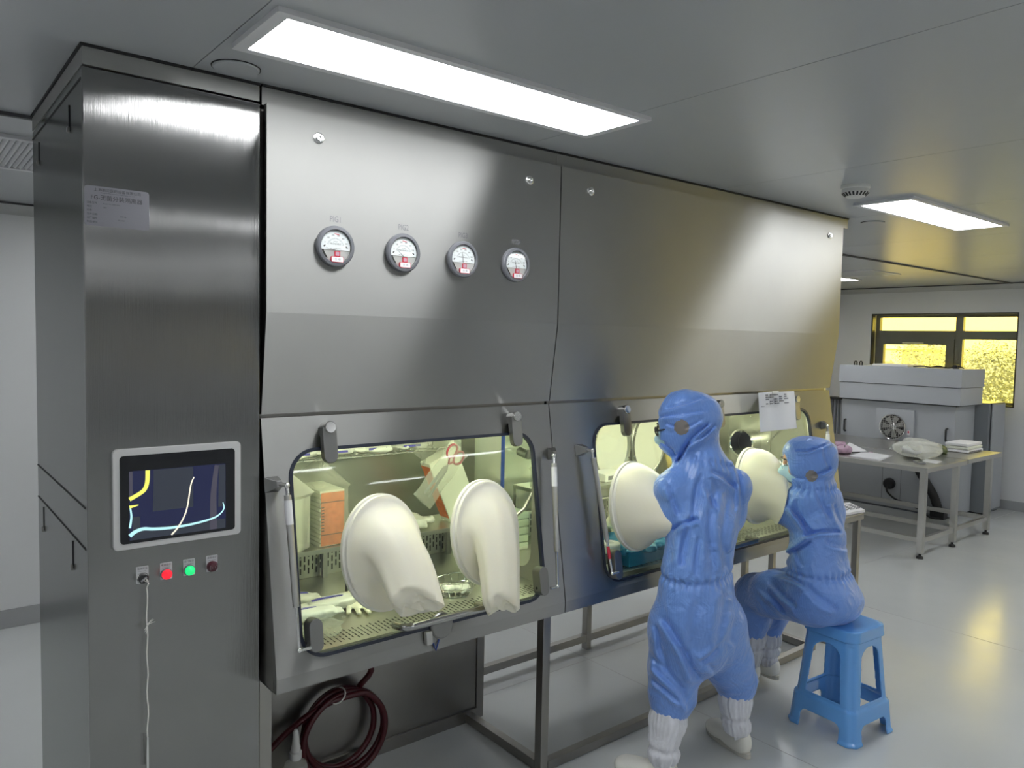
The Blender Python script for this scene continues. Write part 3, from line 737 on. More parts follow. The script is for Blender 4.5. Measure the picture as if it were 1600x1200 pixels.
# ================================================================== ISOLATORS (two sloped-front steel chambers in a row)
S = Frame((0, .015, 1.525), (1, 0, 0), (0, .16126, .98691))     # sash plane, u along x, v upwards (negative below the joint), n towards the room
SLEN = .775
def iso_shell(root, x0, x1, gw, name_panel):
    """Outer sheet metal of one isolator between x0 and x1; gw = glass opening (u0, u1, v0, v1)."""
    b = MB(); poly = [(-.028, 2.440), (-.028, 1.838), (.011, 1.533), (.034, 1.533), (-.004, 1.842), (-.004, 2.440)]
    fy = Frame((x0, 0, 0), (0, 1, 0), (0, 0, 1))                # n = +x
    b.prism(fy, poly, 0, x1 - x0, 0); part('upper_panel', b, M['steel_h'], root, smooth=False)
    b = MB(); b.box((x0 + .006, .036, 1.50), (x1 - .002, .87, 2.44)); part('plenum', b, M['steel_dark'], root, smooth=False)
    b = MB(); b.box((x0 - .004, .0, 2.4405), (x1 + (.10 if x1 > 3 else 0), .87, 2.4925), .001); part('top_closure_strip', b, M['steel_h'], root)
    b = MB(); b.box((x0 - .004, -.004, 2.4925), (x1 + (.104 if x1 > 3 else 0), .872, 2.4998)); part('ceiling_sealant', b, M['gap'], root, smooth=False)
    u0, u1, v0, v1 = gw
    b = MB(); b.annulus(S, rrect(x0, x1, -SLEN, -.004, .001, 10), rrect(u0, u1, -v1, -v0, .085, 10), -.022, 0.0)
    part('sash_frame', b, M['steel_h'], root, smooth=False)
    pA = S.p(0, -SLEN, 0); pB = S.p(0, -SLEN, -.022)
    b = MB(); b.prism(fy, [(pA.y, pA.z), (pA.y + .001, .716), (pA.y + .045, .712), (.80, .712), (.80, .716), (pA.y + .05, .716), (pA.y + .018, .722), (pB.y, pB.z)][::-1], 0, x1 - x0, 0); part('apron', b, M['steel_h'], root, smooth=False)
    # rubber seal and bright bead round the window
    b = MB(); b.annulus(S, rrect(u0 - .001, u1 + .001, -v1 - .001, -v0 + .001, .086, 10), rrect(u0 + .010, u1 - .010, -v1 + .010, -v0 - .010, .076, 10), -.012, .0035); part('window_gasket', b, M['gasket'], root, smooth=False)
    b = MB(); b.prism(S, rrect(u0 + .002, u1 - .002, -v1 + .002, -v0 - .002, .083, 10), -.008, -.002); part('sash_glass', b, M['glass'], root, smooth=False)
    side = [(.034, 1.533), (S.p(0, -.01, -.024).y, S.p(0, -.01, -.024).z), (S.p(0, -SLEN + .01, -.024).y, S.p(0, -SLEN + .01, -.024).z), (-.085, .7165), (.868, .7165), (.868, 1.50), (.034, 1.50)]
    for xx in ((x0 + .001,) if x1 < 2 else (x1 - .021,)):
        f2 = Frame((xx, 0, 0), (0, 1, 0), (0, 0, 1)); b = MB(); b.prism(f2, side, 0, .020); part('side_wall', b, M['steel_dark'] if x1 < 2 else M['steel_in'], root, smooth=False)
    # chamber
    xa = x0 + (.022 if x1 < 2 else .0); xb = x1 - (.0 if x1 < 2 else .022)
    b = MB(); b.box((xa, -.072, .780), (xb, .66, .800)); b.mi = 1
    r0 = 0
    n = int((xb - xa - .08) / .0165)
    for k in range(n):
        x = xa + .05 + k * .0165
        for r_ in range(4):
            yy = -.050 + .022 * r_ + (.011 if k % 2 else 0)
            b.box((x - .0022, yy, .8001), (x + .0022, yy + .015, .8006))
    part('chamber_floor', b, [M['steel_in'], M['gap']], root, smooth=False)
    b = MB(); b.box((xa, .660, .780), (xb, .675, 1.499)); part('back_wall', b, M['steel_in'], root, smooth=False)
    b = MB(); b.box((xa, .06, 1.462), (xb, .66, 1.499)); part('chamber_ceiling', b, M['steel_in'], root, smooth=False)
    b = MB(); b.box((xa, .618, .8005), (xb, .640, .925), .002); b.mi = 1
    for k in range(int((xb - xa) / .017)):
        x = xa + .03 + k * .017
        if int((x - xa) / .26) % 2 == (1 if x1 < 2 else 0) and x1 < 2: pass
        for r_ in range(3):
            z = .818 + r_ * .034 + (.015 if k % 2 else 0)
            if z + .024 < .92: b.box((x - .003, .6172, z), (x + .003, .6179, z + .024))
    part('return_air_grille', b, [M['steel_in'], M['gap']], root, smooth=False)
    b = MB(); b.box((xa + .10, .075, 1.440), (xb - .10, .125, 1.4615), .004); part('chamber_lamp', b, M['chamber_lamp'], root)

def latch(root, u, v=.05):
    b = MB(); poly = [(u + .024 * math.cos(a), -v - .085 + .024 * math.sin(a)) for a in np.linspace(math.pi, 2 * math.pi, 10)] + [(u + .024, -v + .005), (u - .024, -v + .005)]
    b.prism(S, poly, .012, .034, .003)
    b.fbox(S, u - .022, u + .022, -v - .02, -v + .006, .0, .013)
    o = part('window_latch', b, M['cast'], root)
    b = MB(); b.lathe([(.019, 0), (.019, .040), (.017, .043), (.001, .043)], S.p(u, -v + .004, 0), S.n, 24); part('latch_pivot', b, M['chrome'], o)

def pill(root, u, va, vb):
    b = MB(); r = .022
    poly = [(u + r * math.cos(a), -va - r + r * math.sin(a)) for a in np.linspace(0, math.pi, 10)] + [(u + r * math.cos(a), -vb + r + r * math.sin(a)) for a in np.linspace(math.pi, 2 * math.pi, 10)]
    b.prism(S, poly, .0, .042, .004); o = part('corner_clamp', b, M['cast'], root)
    b = MB(); b.lathe([(.005, 0), (.005, .002), (.001, .002)], S.p(u - .0222, -(vb - .03), .020), -S.ux, 12); part('grub_screw', b, M['gap'], o)

def strut(root, u0, v0, u1, v1, red=False, side=1):
    """Gas strut from the bracket on the frame (top) down to the clamp stud (bottom)."""
    w0, w1 = .045, .052
    A = S.p(u0, -v0, w0); B = S.p(u1, -v1, w1); d = (B - A)
    b = MB(); b.cyl(A + d * .06, A + d * .72, .0105, 14); b.cyl(A + d * .72, A + d * .74, .0095, 14); o = part('gas_strut', b, M['steel'], root)
    b = MB(); b.cyl(A + d * .74, B, .0048, 10); b.ball(B, .008, 8, 12); part('strut_rod', b, M['chrome'], o)
    b = MB(); b.ball(A, .009, 8, 12); b.cyl(A, A + d * .06, .006, 10); part('ball_joint', b, M['chrome'], o)
    b = MB(); q = (.78, .88) if red else (.09, .24)
    b.lathe([(.0112 if not red else .0065, q[0] * d.length), (.0112 if not red else .0065, q[1] * d.length)], A, d.normalized(), 14, cap=False); part('strut_label', b, M['red'] if red else M['paper'], o, 'red sticker on the rod' if red else 'white printed sticker')
    b = MB()                                       # wedge bracket on the frame
    fz = Frame(S.p(u0 - .012 * side, -v0 + .006, 0), S.ux * side, S.uy); 
    p0 = [fz.p(-.045, -.022, 0), fz.p(-.010, -.022, 0), fz.p(-.010, .022, 0), fz.p(-.045, .022, 0)]
    n_ = S.n
    p1 = [fz.o + S.ux * side * (-.014) + S.uy * (-.010) + n_ * .034, fz.o + S.ux * side * .004 + S.uy * (-.010) + n_ * .034, fz.o + S.ux * side * .004 + S.uy * .010 + n_ * .034, fz.o + S.ux * side * (-.014) + S.uy * .010 + n_ * .034]
    p0 = [fz.o + S.ux * side * (-.040) + S.uy * (-.024), fz.o + S.ux * side * .004 + S.uy * (-.024), fz.o + S.ux * side * .004 + S.uy * .024, fz.o + S.ux * side * (-.040) + S.uy * .024]
    b.hexa(p0 + p1, .002); b.cyl(fz.o + S.ux * side * (-.006) + n_ * .030, A + n_ * .004, .006, 10); part('strut_bracket', b, M['cast'], o)
    b = MB(); b.cyl(B, B + S.ux * side * .035, .0055, 10); part('strut_stud', b, M['chrome'], o)

def port_ring(root, u, v, a=.146, bb_=.190):
    """Oval glove port: stepped ring that stands proud of the glass."""
    b = MB(); prof = [(-.022, -.004), (-.022, .020), (-.012, .026), (.002, .029), (.008, .026), (.009, .020), (.009, .013), (.016, .012), (.016, -.004)]
    rows = []
    for k in range(64):
        t = 2 * math.pi * k / 64; c, s_ = math.cos(t), math.sin(t)
        rows.append([S.p(u + (a - .016 + q) * c, -v + (bb_ - .016 + q) * s_, w_) for q, w_ in prof])
    b.grid(rows, cu=True, cv=True)
    return part('port_ring', b, M['ring'], root)

def sleeve(ring, u, v, path, r0, r1, e1, e2, seed, amp=.12, crumple=0.0, nu=46, nv=72, name='glove_sleeve', power=1.0, flat_end=None):
    r = np.random.default_rng(seed)
    P = [np.array(p, float) for p in path]
    def bez(t):
        if len(P) == 3: return (1 - t) ** 2 * P[0] + 2 * t * (1 - t) * P[1] + t * t * P[2]
        return (1 - t) ** 3 * P[0] + 3 * t * (1 - t) ** 2 * P[1] + 3 * t * t * (1 - t) * P[2] + t ** 3 * P[3]
    a0 = np.array(S.ux); b0 = np.array(S.uy); a1 = np.array(e1, float); b1 = np.array(e2, float)
    ph = r.uniform(0, 6.28, 9); ks = [2, 3, 4, 5, 6, 7, 3, 8, 5]; am = r.uniform(.4, 1, 9) / np.array(ks) ** .55
    tw = r.uniform(-1.2, 1.2, 9)
    rows = []
    for i in range(nu):
        t = i / (nu - 1); c = bez(t); s_ = t * t * (3 - 2 * t); q = t ** power
        ax = a0 * (1 - s_) + a1 * s_; ay = b0 * (1 - s_) + b1 * s_
        rx = r0[0] + (r1[0] - r0[0]) * q; ry = r0[1] + (r1[1] - r0[1]) * q
        A = amp * min(1, t * 2.2)
        row = []
        for j in range(nv):
            th = 2 * math.pi * j / nv
            f = sum(am[k] * (math.cos(ks[k] * th + ph[k] + tw[k] * t * 2.0) if k % 2 else 1 - 2 * abs(math.sin(.5 * (ks[k] * th + ph[k] + tw[k] * t * 1.5)))) for k in range(9)) / 3.4
            f = 1 + A * (f if f < 0 else f * .6)
            row.append(V(*(c + ax * rx * f * math.cos(th) + ay * ry * f * math.sin(th))))
        rows.append(row)
    c = bez(1.0); tang = c - bez(.94); tang = tang / np.linalg.norm(tang)
    if crumple:                                   # bunched, closed end
        for sc_, dp, ro in ((.90, .014, .10), (.72, .020, .25), (.52, .010, .45), (.34, .016, .7), (.16, .004, 1.0), (.02, .006, 1.2)):
            row = []
            for j in range(nv):
                p_ = np.array(rows[nu - 1][(j + int(ro * 6)) % nv]) if False else np.array(rows[nu - 1][j]); th = 2 * math.pi * j / nv
                row.append(V(*(c + (p_ - c) * sc_ * (1 + .10 * math.sin(3 * th + ro * 4)) + tang * crumple * (dp + .016 * math.sin(2 * th + 5 * ro) * sc_))))
            rows.append(row)
    else:                                         # cuff turned in round the arm
        for sc_, dp in ((.94, .004), (.84, -.004), (.70, -.020), (.55, -.040)):
            rows.append([V(*(c + (np.array(p_) - c) * sc_ + tang * dp)) for p_ in rows[nu - 1]])
    b = MB(); b.grid(rows, cv=True, cap=bool(crumple))
    return part(name, b, M['latex'], ring, 'cream latex glove sleeve', angle=70)

def gauge(root, u, z, tagtext, needle):
    f = Frame((u, -.028, z), (1, 0, 0), (0, 0, 1))
    b = MB(); b.lathe([(.0630, 0), (.0630, .010), (.060, .014), (.052, .0155), (.0505, .014), (.0505, .008)], f.p(0, 0, 0), f.n, 56, cap=False); g = part('pressure_gauge', b, M['gauge_rim'], root, 'round dial gauge with grey rim')
    b = MB(); b.lathe([(.0508, .002), (.0508, .006), (.0001, .006)], f.p(0, 0, 0), f.n, 56); part('gauge_backing', b, M['gauge_low'], g)
    b = MB(); poly = [(.049 * math.cos(a), .049 * math.sin(a)) for a in np.linspace(-.22, math.pi + .22, 40)]; b.prism(f, poly, .006, .0075); part('dial', b, M['gauge_face'], g, smooth=False)
    b = MB(); b.prism(f, [(-.049, -.011), (-.041, -.011), (-.034, -.024), (-.026, -.036), (-.033, -.037), (-.044, -.023)], .006, .008); part('dial_notch', b, M['black'], g, smooth=False)
    fl = Frame(f.p(0, 0, .0078), (1, 0, 0), (0, 0, 1)); L_ = []
    for i, s_ in enumerate(('0', '100', '200', '300', '400', '500')):
        a = math.radians(158 - 27.2 * i); L_.append((s_, .0385 * math.cos(a), .0385 * math.sin(a) - .004, .0078, 'CENTER', .8))
    L_ += [('MAGNEHELIC', 0, .0075, .0075, 'CENTER', .85), ('DWYER', 0, .0145, .0040, 'CENTER', 1), ('MAX. PRESSURE 15 PSIG', 0, -.0065, .0034, 'CENTER', 1)]
    lt = lettering(L_, fl, M['ink'], g)
    b = MB()
    for k in range(26):
        a = math.radians(158 - 136 * k / 25); r0, r1 = (.026, .030) if k % 5 else (.0245, .030)
        c_, s_ = math.cos(a), math.sin(a); t_ = (-s_ * .0003, c_ * .0003)
        b._f([b.bm.verts.new(fl.p(r0 * c_ + t_[0], r0 * s_ + t_[1] - .004, 0)), b.bm.verts.new(fl.p(r1 * c_ + t_[0], r1 * s_ + t_[1] - .004, 0)), b.bm.verts.new(fl.p(r1 * c_ - t_[0], r1 * s_ - t_[1] - .004, 0)), b.bm.verts.new(fl.p(r0 * c_ - t_[0], r0 * s_ - t_[1] - .004, 0))])
    b.prism(fl, [(-.041, -.001), (-.035, .004), (-.034, .000), (-.039, -.004)], 0, .0006); b.prism(fl, [(.041, -.001), (.035, .004), (.034, .000), (.039, -.004)], 0, .0006)
    part('scale_marks', b, M['ink'], g, smooth=False)
    b = MB(); b.prism(fl, [(-.004, .0395), (.012, .0375), (.012, .0355), (-.004, .0375)], 0, .0004); part('red_arc', b, M['red'], g, smooth=False)
    a = math.radians(needle); c_, s_ = math.cos(a), math.sin(a)
    b = MB(); b.prism(fl, [(-s_ * .0007, c_ * .0007 - .012), (c_ * .036 - s_ * .0003, s_ * .036 - .012), (c_ * .036 + s_ * .0003, s_ * .036 - .012), (s_ * .0007, -c_ * .0007 - .012)], .0010, .0016); part('needle', b, M['ink'], g, smooth=False)
    b = MB(); b.prism(f, rrect(-.003, .015, -.031, -.014, .001, 2), .0062, .0085); part('red_tag', b, M['red'], g, smooth=False)
    b = MB(); b.prism(f, rrect(.000, .012, -.028, -.0165, .001, 2), .0086, .0090); part('tag_window', b, M['pink'], g, smooth=False)
    b = MB(); b.prism(f, rrect(-.018, .023, -.049, -.031, .003, 3), .010, .0165); st = part('calibration_sticker', b, M['red'], g, 'white sticker with a red border', smooth=False)
    b = MB(); b.prism(f, rrect(-.0165, .0215, -.0475, -.0325, .002, 3), .0166, .0170); part('sticker_face', b, M['paper'], g, smooth=False)
    lettering([('合 格', .0025, -.040, .009, 'CENTER', 1.0)], Frame(f.p(0, 0, .0172), (1, 0, 0), (0, 0, 1)), M['print'], g)
    # glass cover
    b = MB(); b.lathe([(.0507, .0128), (.0507, .0135), (.001, .0135), (.001, .0128)], f.p(0, 0, 0), f.n, 48, cap=False); part('gauge_glass', b, M['pane'], g)
    lettering([(tagtext, .003, .083, .026, 'CENTER', .78)], Frame(f.p(0, 0, .0006), (1, 0, 0), (0, 0, 1)), M['print'], root, 'gauge_lettering')

def bolt(root, u, z):
    f = Frame((u, -.028, z), (1, 0, 0), (0, 0, 1))
    b = MB(); b.lathe([(.017, 0), (.017, .003), (.0155, .004), (.010, .004), (.010, .010), (.0085, .0115), (.005, .0115), (.005, .006), (.001, .006)], f.p(0, 0, 0), f.n, 24); part('cover_bolt', b, M['chrome'], root)

def bow_handle(root, u0, u1, v, w=.072, label=None):
    b = MB(); pts = []
    for k in range(9): a = math.pi / 2 * k / 8; pts.append(S.p(u0 + .03 * (1 - math.sin(math.pi / 2 - a) if False else 1 - math.cos(a)), -v, w - .03 + .03 * math.sin(a)))
    pts = [S.p(u0, -v, -.002)] + pts
    q = [S.p(u1 - .03 * (1 - math.cos(a)), -v, w - .03 + .03 * math.sin(a)) for a in [math.pi / 2 * (8 - k) / 8 for k in range(9)]] + [S.p(u1, -v, -.002)]
    b.tube(pts + q, .0125, 16); return part('bow_handle', b, M['handle'], root)

# ------------------------------------------------------------------ small isolator (two ports, four gauges)
XA0, XA1 = .468, 1.6225
isoA = thing('isolator', ((XA0 + XA1) / 2, .4, 0), 'left steel isolator with four round gauges above a lit window and two empty gloves', 'isolator')
GA = (.545, 1.530, .105, .742)
iso_shell(isoA, XA0, XA1, GA, 'a')
# partition with a transfer opening
fp = Frame((1.600, 0, 0), (0, 1, 0), (0, 0, 1)); out = [(-.075, .801)] + [(.659, .801)] + [(.659, 1.461)] + [(.045, 1.461)]
def resample(poly, n):
    P = [np.array(p, float) for p in poly]; L_ = [np.linalg.norm(P[(i + 1) % len(P)] - P[i]) for i in range(len(P))]; T = sum(L_); res = []
    for k in range(n):
        d = T * k / n; i = 0
        while d > L_[i]: d -= L_[i]; i += 1
        res.append(tuple(P[i] + (P[(i + 1) % len(P)] - P[i]) * d / L_[i]))
    return res
inner = rrect(.075, .465, .845, 1.415, .07, 8)
outer = []
for (y, z) in inner:                                     # push each hole point out to the wall outline
    cy, cz = .27, 1.13; dy, dz = y - cy, z - cz; k = 9.0
    if dy > 1e-6: k = min(k, (.659 - cy) / dy)
    if dz > 1e-6: k = min(k, (1.461 - cz) / dz)
    if dz < -1e-6: k = min(k, (.801 - cz) / dz)
    yl = lambda zz: -.012 + (1.461 - zz) * (-.1634) + .048
    for _ in range(60):
        if cy + dy * k < yl(cz + dz * k): k *= .985
    outer.append((cy + dy * k, cz + dz * k))
b = MB(); b.annulus(fp, outer, inner, 0, .018); part('partition_wall', b, M['steel_in'], isoA, smooth=False)
fd_ = Frame((1.628, .30, 0), (math.cos(.18), math.sin(.18), 0), (0, 0, 1))
b = MB(); b.prism(fd_, rrect(.0, .36, .86, 1.40, .06, 6), -.004, .004); dr = part('transfer_door', b, M['glass'], isoA, 'glass door with a dark blue edge', smooth=False)
b = MB(); b.fbox(fd_, -.006, .003, .90, 1.38, -.008, .008, .002); part('door_seal', b, M['blue_ink'], dr, smooth=False)
b = MB(); b.cyl(V(1.72, .30, 1.29), V(1.72, .24, 1.28), .020, 16); b.box((1.71, .225, 1.265), (1.78, .25, 1.305), .006); b.tube([V(1.74, .235, 1.29), V(1.75, .23, 1.20), V(1.745, .235, 1.12), V(1.71, .25, 1.05), V(1.66, .28, 1.0)], .009, 10); part('door_clamp', b, M['steel'], dr)
for u, v0 in ((.672, .048), (1.428, .050)): latch(isoA, u, v0)
pill(isoA, .583, .615, .715); pill(isoA, 1.492, .615, .722)
strut(isoA, .517, .210, .522, .692, side=1); strut(isoA, 1.588, .206, 1.545, .696, side=-1)
bow_handle(isoA, .872, 1.205, .702)
b = MB(); b.lathe([(.044, .0), (.044, .012), (.040, .016), (.001, .016)], S.p(1.045, -.738, 0), S.n, 32); lk = part('window_lock', b, M['cast'], isoA)
b = MB(); b.fbox(S, .975, 1.000, -.79, -.745, .001, .022, .004); part('lock_tab', b, M['steel'], isoA)
b = MB(); b.tube([S.p(1.012, -.792, .001), S.p(1.020, -.818, .001), S.p(1.036, -.785, .001)], .003, 6); part('marker_tick', b, M['blue_ink'], isoA, 'blue felt-pen tick mark')
for u, z, t_, nd in ((.683, 2.048, 'PIG1', 168), (.925, 2.049, 'PIG2', 140), (1.165, 2.047, 'PIG3', 97), (1.404, 2.046, 'PIG4', 104)): gauge(isoA, u, z, t_, nd)
bolt(isoA, .628, 2.368); bolt(isoA, 1.466, 2.364)
R1 = port_ring(isoA, .842, .460)
sleeve(R1, .842, .46, [S.p(.842, -.46, .0285), S.p(.842, -.455, .085), V(.862, -.160, 1.075), V(.848, -.262, .965)], (.139, .183), (.088, .056), (.93, -.30, -.12), (-.10, -.45, .88), 11, amp=.20, crumple=1.0, power=.55)
R2 = port_ring(isoA, 1.262, .455)
sleeve(R2, 1.262, .455, [S.p(1.262, -.455, .0285), S.p(1.262, -.45, .08), V(1.255, -.150, 1.06), V(1.210, -.230, .880)], (.139, .183), (.066, .046), (.93, -.30, -.1), (-.1, -.62, .75), 23, amp=.24, crumple=1.2, power=.55)
# stand under the left isolator
def leg(root, x, y, z1=.711, s_=.040):
    b = MB(); b.box((x - s_ / 2, y - s_ / 2, 0.0), (x + s_ / 2, y + s_ / 2, z1), .003); part('stand_leg', b, M['steel_dark'], root)
for x, y in ((1.652, .042), (.487, .042), (.487, .84), (1.652, .84)): leg(isoA, x, y)
b = MB(); b.box((1.633, .064, 0.005), (1.671, .818, .045), .002); part('cross_rail', b, M['steel_dark'], isoA)
b = MB(); b.box((.509, .50, .60), (1.60, .56, .711), .002); part('under_beam', b, M['steel_dark'], isoA)
b = MB(); b.box((.509, .562, .04), (1.70, .585, .711), .002); part('backing_panel', b, M['steel_dark'], isoA)
b = MB(); b.box((.509, .548, .0), (1.70, .561, .055), .002); part('skirting_rail', b, M['steel_dark'], isoA)
b = MB(); b.box((1.701, .555, .0), (1.742, .596, .711), .003); part('panel_post', b, M['steel_dark'], isoA)
b = MB(); b.box((.70, .20, .665), (.86, .50, .711), .004); part('valve_box', b, M['steel_dark'], isoA)

# ------------------------------------------------------------------ large isolator (four ports)
XB0, XB1 = 1.6265, 3.772
isoB = thing('isolator', ((XB0 + XB1) / 2, .4, 0), 'right, longer steel isolator that the two people in blue work at', 'isolator')
GB = (1.850, 3.535, .097, .752)
iso_shell(isoB, XB0, XB1, GB, 'b')
for u in (2.033, 2.694, 3.368): latch(isoB, u, .050)
pill(isoB, 1.895, .615, .735); pill(isoB, 3.47, .615, .735)
strut(isoB, 1.797, .203, 1.842, .700, red=True, side=1); strut(isoB, 3.628, .206, 3.535, .700, side=-1)
bow_handle(isoB, 2.50, 2.84, .712)
b = MB(); b.fbox(S, 2.655, 2.69, -.80, -.74, .001, .03, .005); part('lock_tab', b, M['cast'], isoB)
bolt(isoB, 1.786, 2.366); bolt(isoB, 3.627, 2.376)
G3 = port_ring(isoB, 2.058, .457); G4 = port_ring(isoB, 2.485, .457); G5 = port_ring(isoB, 2.935, .462); G6 = port_ring(isoB, 3.352, .462)
sleeve(G3, 2.058, .457, [S.p(2.058, -.457, .0285), S.p(2.060, -.45, .13), V(2.068, -.252, 1.068)], (.139, .183), (.092, .086), (.72, .69, 0), (.15, -.10, .97), 31, amp=.12, power=1.25)
sleeve(G4, 2.485, .457, [S.p(2.485, -.457, .0285), S.p(2.47, -.44, .12), V(2.425, -.265, 1.02)], (.139, .183), (.092, .092), (.75, -.4, .1), (.05, .25, .95), 32, amp=.10, power=1.25)
sleeve(G5, 2.935, .462, [S.p(2.935, -.462, .0285), S.p(2.93, -.44, .13), V(2.885, -.248, 1.028)], (.139, .183), (.095, .112), (.72, .69, 0), (.20, -.10, .96), 33, amp=.12, power=1.3)
sleeve(G6, 3.352, .462, [S.p(3.352, -.462, .0285), S.p(3.33, -.44, .12), V(3.26, -.265, .975)], (.139, .183), (.095, .095), (.75, -.4, .1), (.05, .25, .95), 34, amp=.10, power=1.2)
for x, y in ((3.745, .042), (3.745, .84), (2.70, .84)): leg(isoB, x, y)
b = MB(); b.box((1.674, .022, 0.003), (3.722, .060, .043), .002); part('front_rail', b, M['steel_dark'], isoB)
b = MB(); b.box((1.744, .822, .045), (3.722, .860, .086), .002); part('rear_rail', b, M['steel_dark'], isoB)
b = MB(); b.box((3.726, .064, 0.003), (3.764, .818, .043), .002); part('cross_rail', b, M['steel_dark'], isoB)
# rear glove ports seen through the window, flanged pass-through on the end wall
fb = Frame((0, .6595, 0), (1, 0, 0), (0, 0, 1))
for u in (2.665, 2.975, 3.30):
    b = MB(); rows = []
    for k in range(56):
        t = 2 * math.pi * k / 56; rows.append([fb.p(u + (.150 + q) * math.cos(t), 1.195 + (.185 + q) * math.sin(t), w_) for q, w_ in ((-.024, 0), (-.024, .012), (-.018, .016), (.0, .016), (.004, .012), (.004, 0))])
    b.grid(rows, cu=True, cv=True); rp = part('rear_port_ring', b, M['steel'], isoB)
    b = MB(); b.prism(fb, ell(u, 1.195, .127, .162, 56), .001, .009); part('rear_port_cover', b, M['ring'], rp, 'white port cover', smooth=False)
    b = MB()
    for k in range(8):
        t = 2 * math.pi * (k + .5) / 8; b.lathe([(.005, 0), (.005, .003), (.001, .004)], fb.p(u + .14 * math.cos(t), 1.195 + .175 * math.sin(t), .016), fb.n, 10)
    part('port_screws', b, M['chrome'], rp)
fe = Frame((3.7505, .66, 0), (0, -1, 0), (0, 0, 1))       # end wall, n = -x
b = MB(); b.fbox(fe, .02, .30, 1.02, 1.34, 0, .004); pp = part('flange_plate', b, M['steel_in'], isoB, smooth=False)
b = MB(); b.lathe([(.085, .0), (.085, .09), (.078, .094), (.074, .09), (.074, .0)], fe.p(.155, 1.165, .004), fe.n, 40, cap=False); b.lathe([(.073, .01), (.0005, .01)], fe.p(.155, 1.165, .004), fe.n, 40); part('flange_ring', b, M['chrome'], pp)
b = MB()
for u, v in ((.035, 1.035), (.285, 1.035), (.035, 1.325), (.285, 1.325), (.16, 1.325), (.035, 1.18), (.285, 1.18)): b.lathe([(.006, 0), (.006, .004), (.001, .005)], fe.p(u, v, .004), fe.n, 10)
part('flange_screws', b, M['chrome'], pp)

# ================================================================== PEOPLE
def unit(v): v = np.array(v, float); return v / np.linalg.norm(v)
CAMP = np.array((-.394, -2.236, 1.773))

def ridge(P, s, seed): return 1 - np.abs(vnoise(P, s, seed)) * 2.2

def head_parts(root, Hc, fd, up, glasses, mask, brow_hair=False):
    """Face seen through the hood opening: skin, eyes, glasses, mask."""
    Hc = np.array(Hc); fd = unit(fd); up = unit(np.array(up) - fd * np.dot(up, fd)); sd = np.cross(fd, up)
    at = lambda s, f, u: Hc + sd * s + fd * f + up * u
    g = SDF(Hc - .16, Hc + .16, .004)
    g.ellipsoid(at(0, -.005, .005), (.074, .090, .105), fd, up, k=0)
    g.ellipsoid(at(0, .03, -.065), (.052, .052, .045), fd, up, k=.03)            # jaw
    g.ellipsoid(at(0, .060, .030), (.055, .030, .030), fd, up, k=.02)            # brow
    g.cone(at(0, .088, .012), at(0, .108, -.022), .008, .013, k=.012)            # nose
    g.ellipsoid(at(0, .078, -.052), (.026, .014, .007), fd, up, k=.008)          # lips
    g.ellipsoid(at(0, .079, -.060), (.022, .013, .007), fd, up, k=.008)
    for q in (-1, 1):
        g.ellipsoid(at(q * .033, .088, .010), (.017, .012, .010), fd, up, k=.010, op='sub')
        g.ellipsoid(at(q * .045, .062, -.025), (.022, .022, .020), fd, up, k=.02)
        g.ellipsoid(at(q * .076, -.008, -.010), (.008, .018, .030), fd, up, k=.006)   # ear
    hd = soft('head', g, M['skin'], root, it=2)
    for q in (-1, 1):
        b = MB(); b.ball(at(q * .033, .074, .010), .0115, 10, 14); e = part('eye', b, M['eye'], hd)
        b = MB(); b.lathe([(.0055, 0), (.0045, .0012), (.0005, .0016)], at(q * .033, .0845, .010), fd, 14); part('iris', b, M['hair'], e) if False else part('iris', b, M['hair'], hd)
        b = MB(); b.tube([at(q * .016, .092, .031), at(q * .034, .094, .036), at(q * .052, .080, .031)], [.003, .004, .002], 6); part('eyebrow', b, M['hair'], hd)
    if brow_hair:
        g = SDF(Hc - .17, Hc + .17, .005); g.ellipsoid(at(0, .000, .018), (.079, .092, .086), fd, up, k=0); g.ellipsoid(at(0, .082, -.02), (.066, .055, .085), fd, up, k=.01, op='sub'); g.rbox(at(0, 0, -.10), (.2, .2, .085), fd, up, op='sub', rad=.01)
        soft('hair', g, M['hair'], root, it=1)
    if glasses:
        b = MB(); r_ = .0034 if glasses == 'thick' else .0010
        for q in (-1, 1):
            pts = [at(q * .034 + .024 * math.cos(a) * (1 + .12 * math.cos(2 * a)), .106 - .10 * abs(.034 + q * 0) * .0, .006 + .018 * math.sin(a)) for a in np.linspace(0, 2 * math.pi, 24, endpoint=False)]
            b.tube(pts, r_, 6, closed=True)
            b.tube([at(q * .058, .105, .010), at(q * .076, .085, .010), at(q * .084, .0, .006)], r_, 6)
        b.tube([at(-.010, .106, .008), at(0, .110, .010), at(.010, .106, .008)], r_, 6)
        part('glasses', b, M['black'] if glasses == 'thick' else M['chrome'], root, 'black-framed glasses' if glasses == 'thick' else 'thin wire-framed glasses')
    if mask:
        g = SDF(Hc - .16, Hc + .16, .004); g.ellipsoid(at(0, .012, -.045), (.078, .092, .062), fd, up, k=0); g.cone(at(0, .095, -.010), at(0, .112, -.03), .016, .018, k=.03)
        g.ellipsoid(at(0, -.01, -.045), (.074, .090, .075), fd, up, k=0, op='sub'); g.rbox(at(0, .0, .10), (.2, .2, .094), fd, up, op='sub', rad=.005); g.rbox(at(0, -.12, -.04), (.2, .10, .2), fd, up, op='sub', rad=.005)
        soft('face_mask', g, M['mask'], root, label='pale blue disposable face mask', it=1)

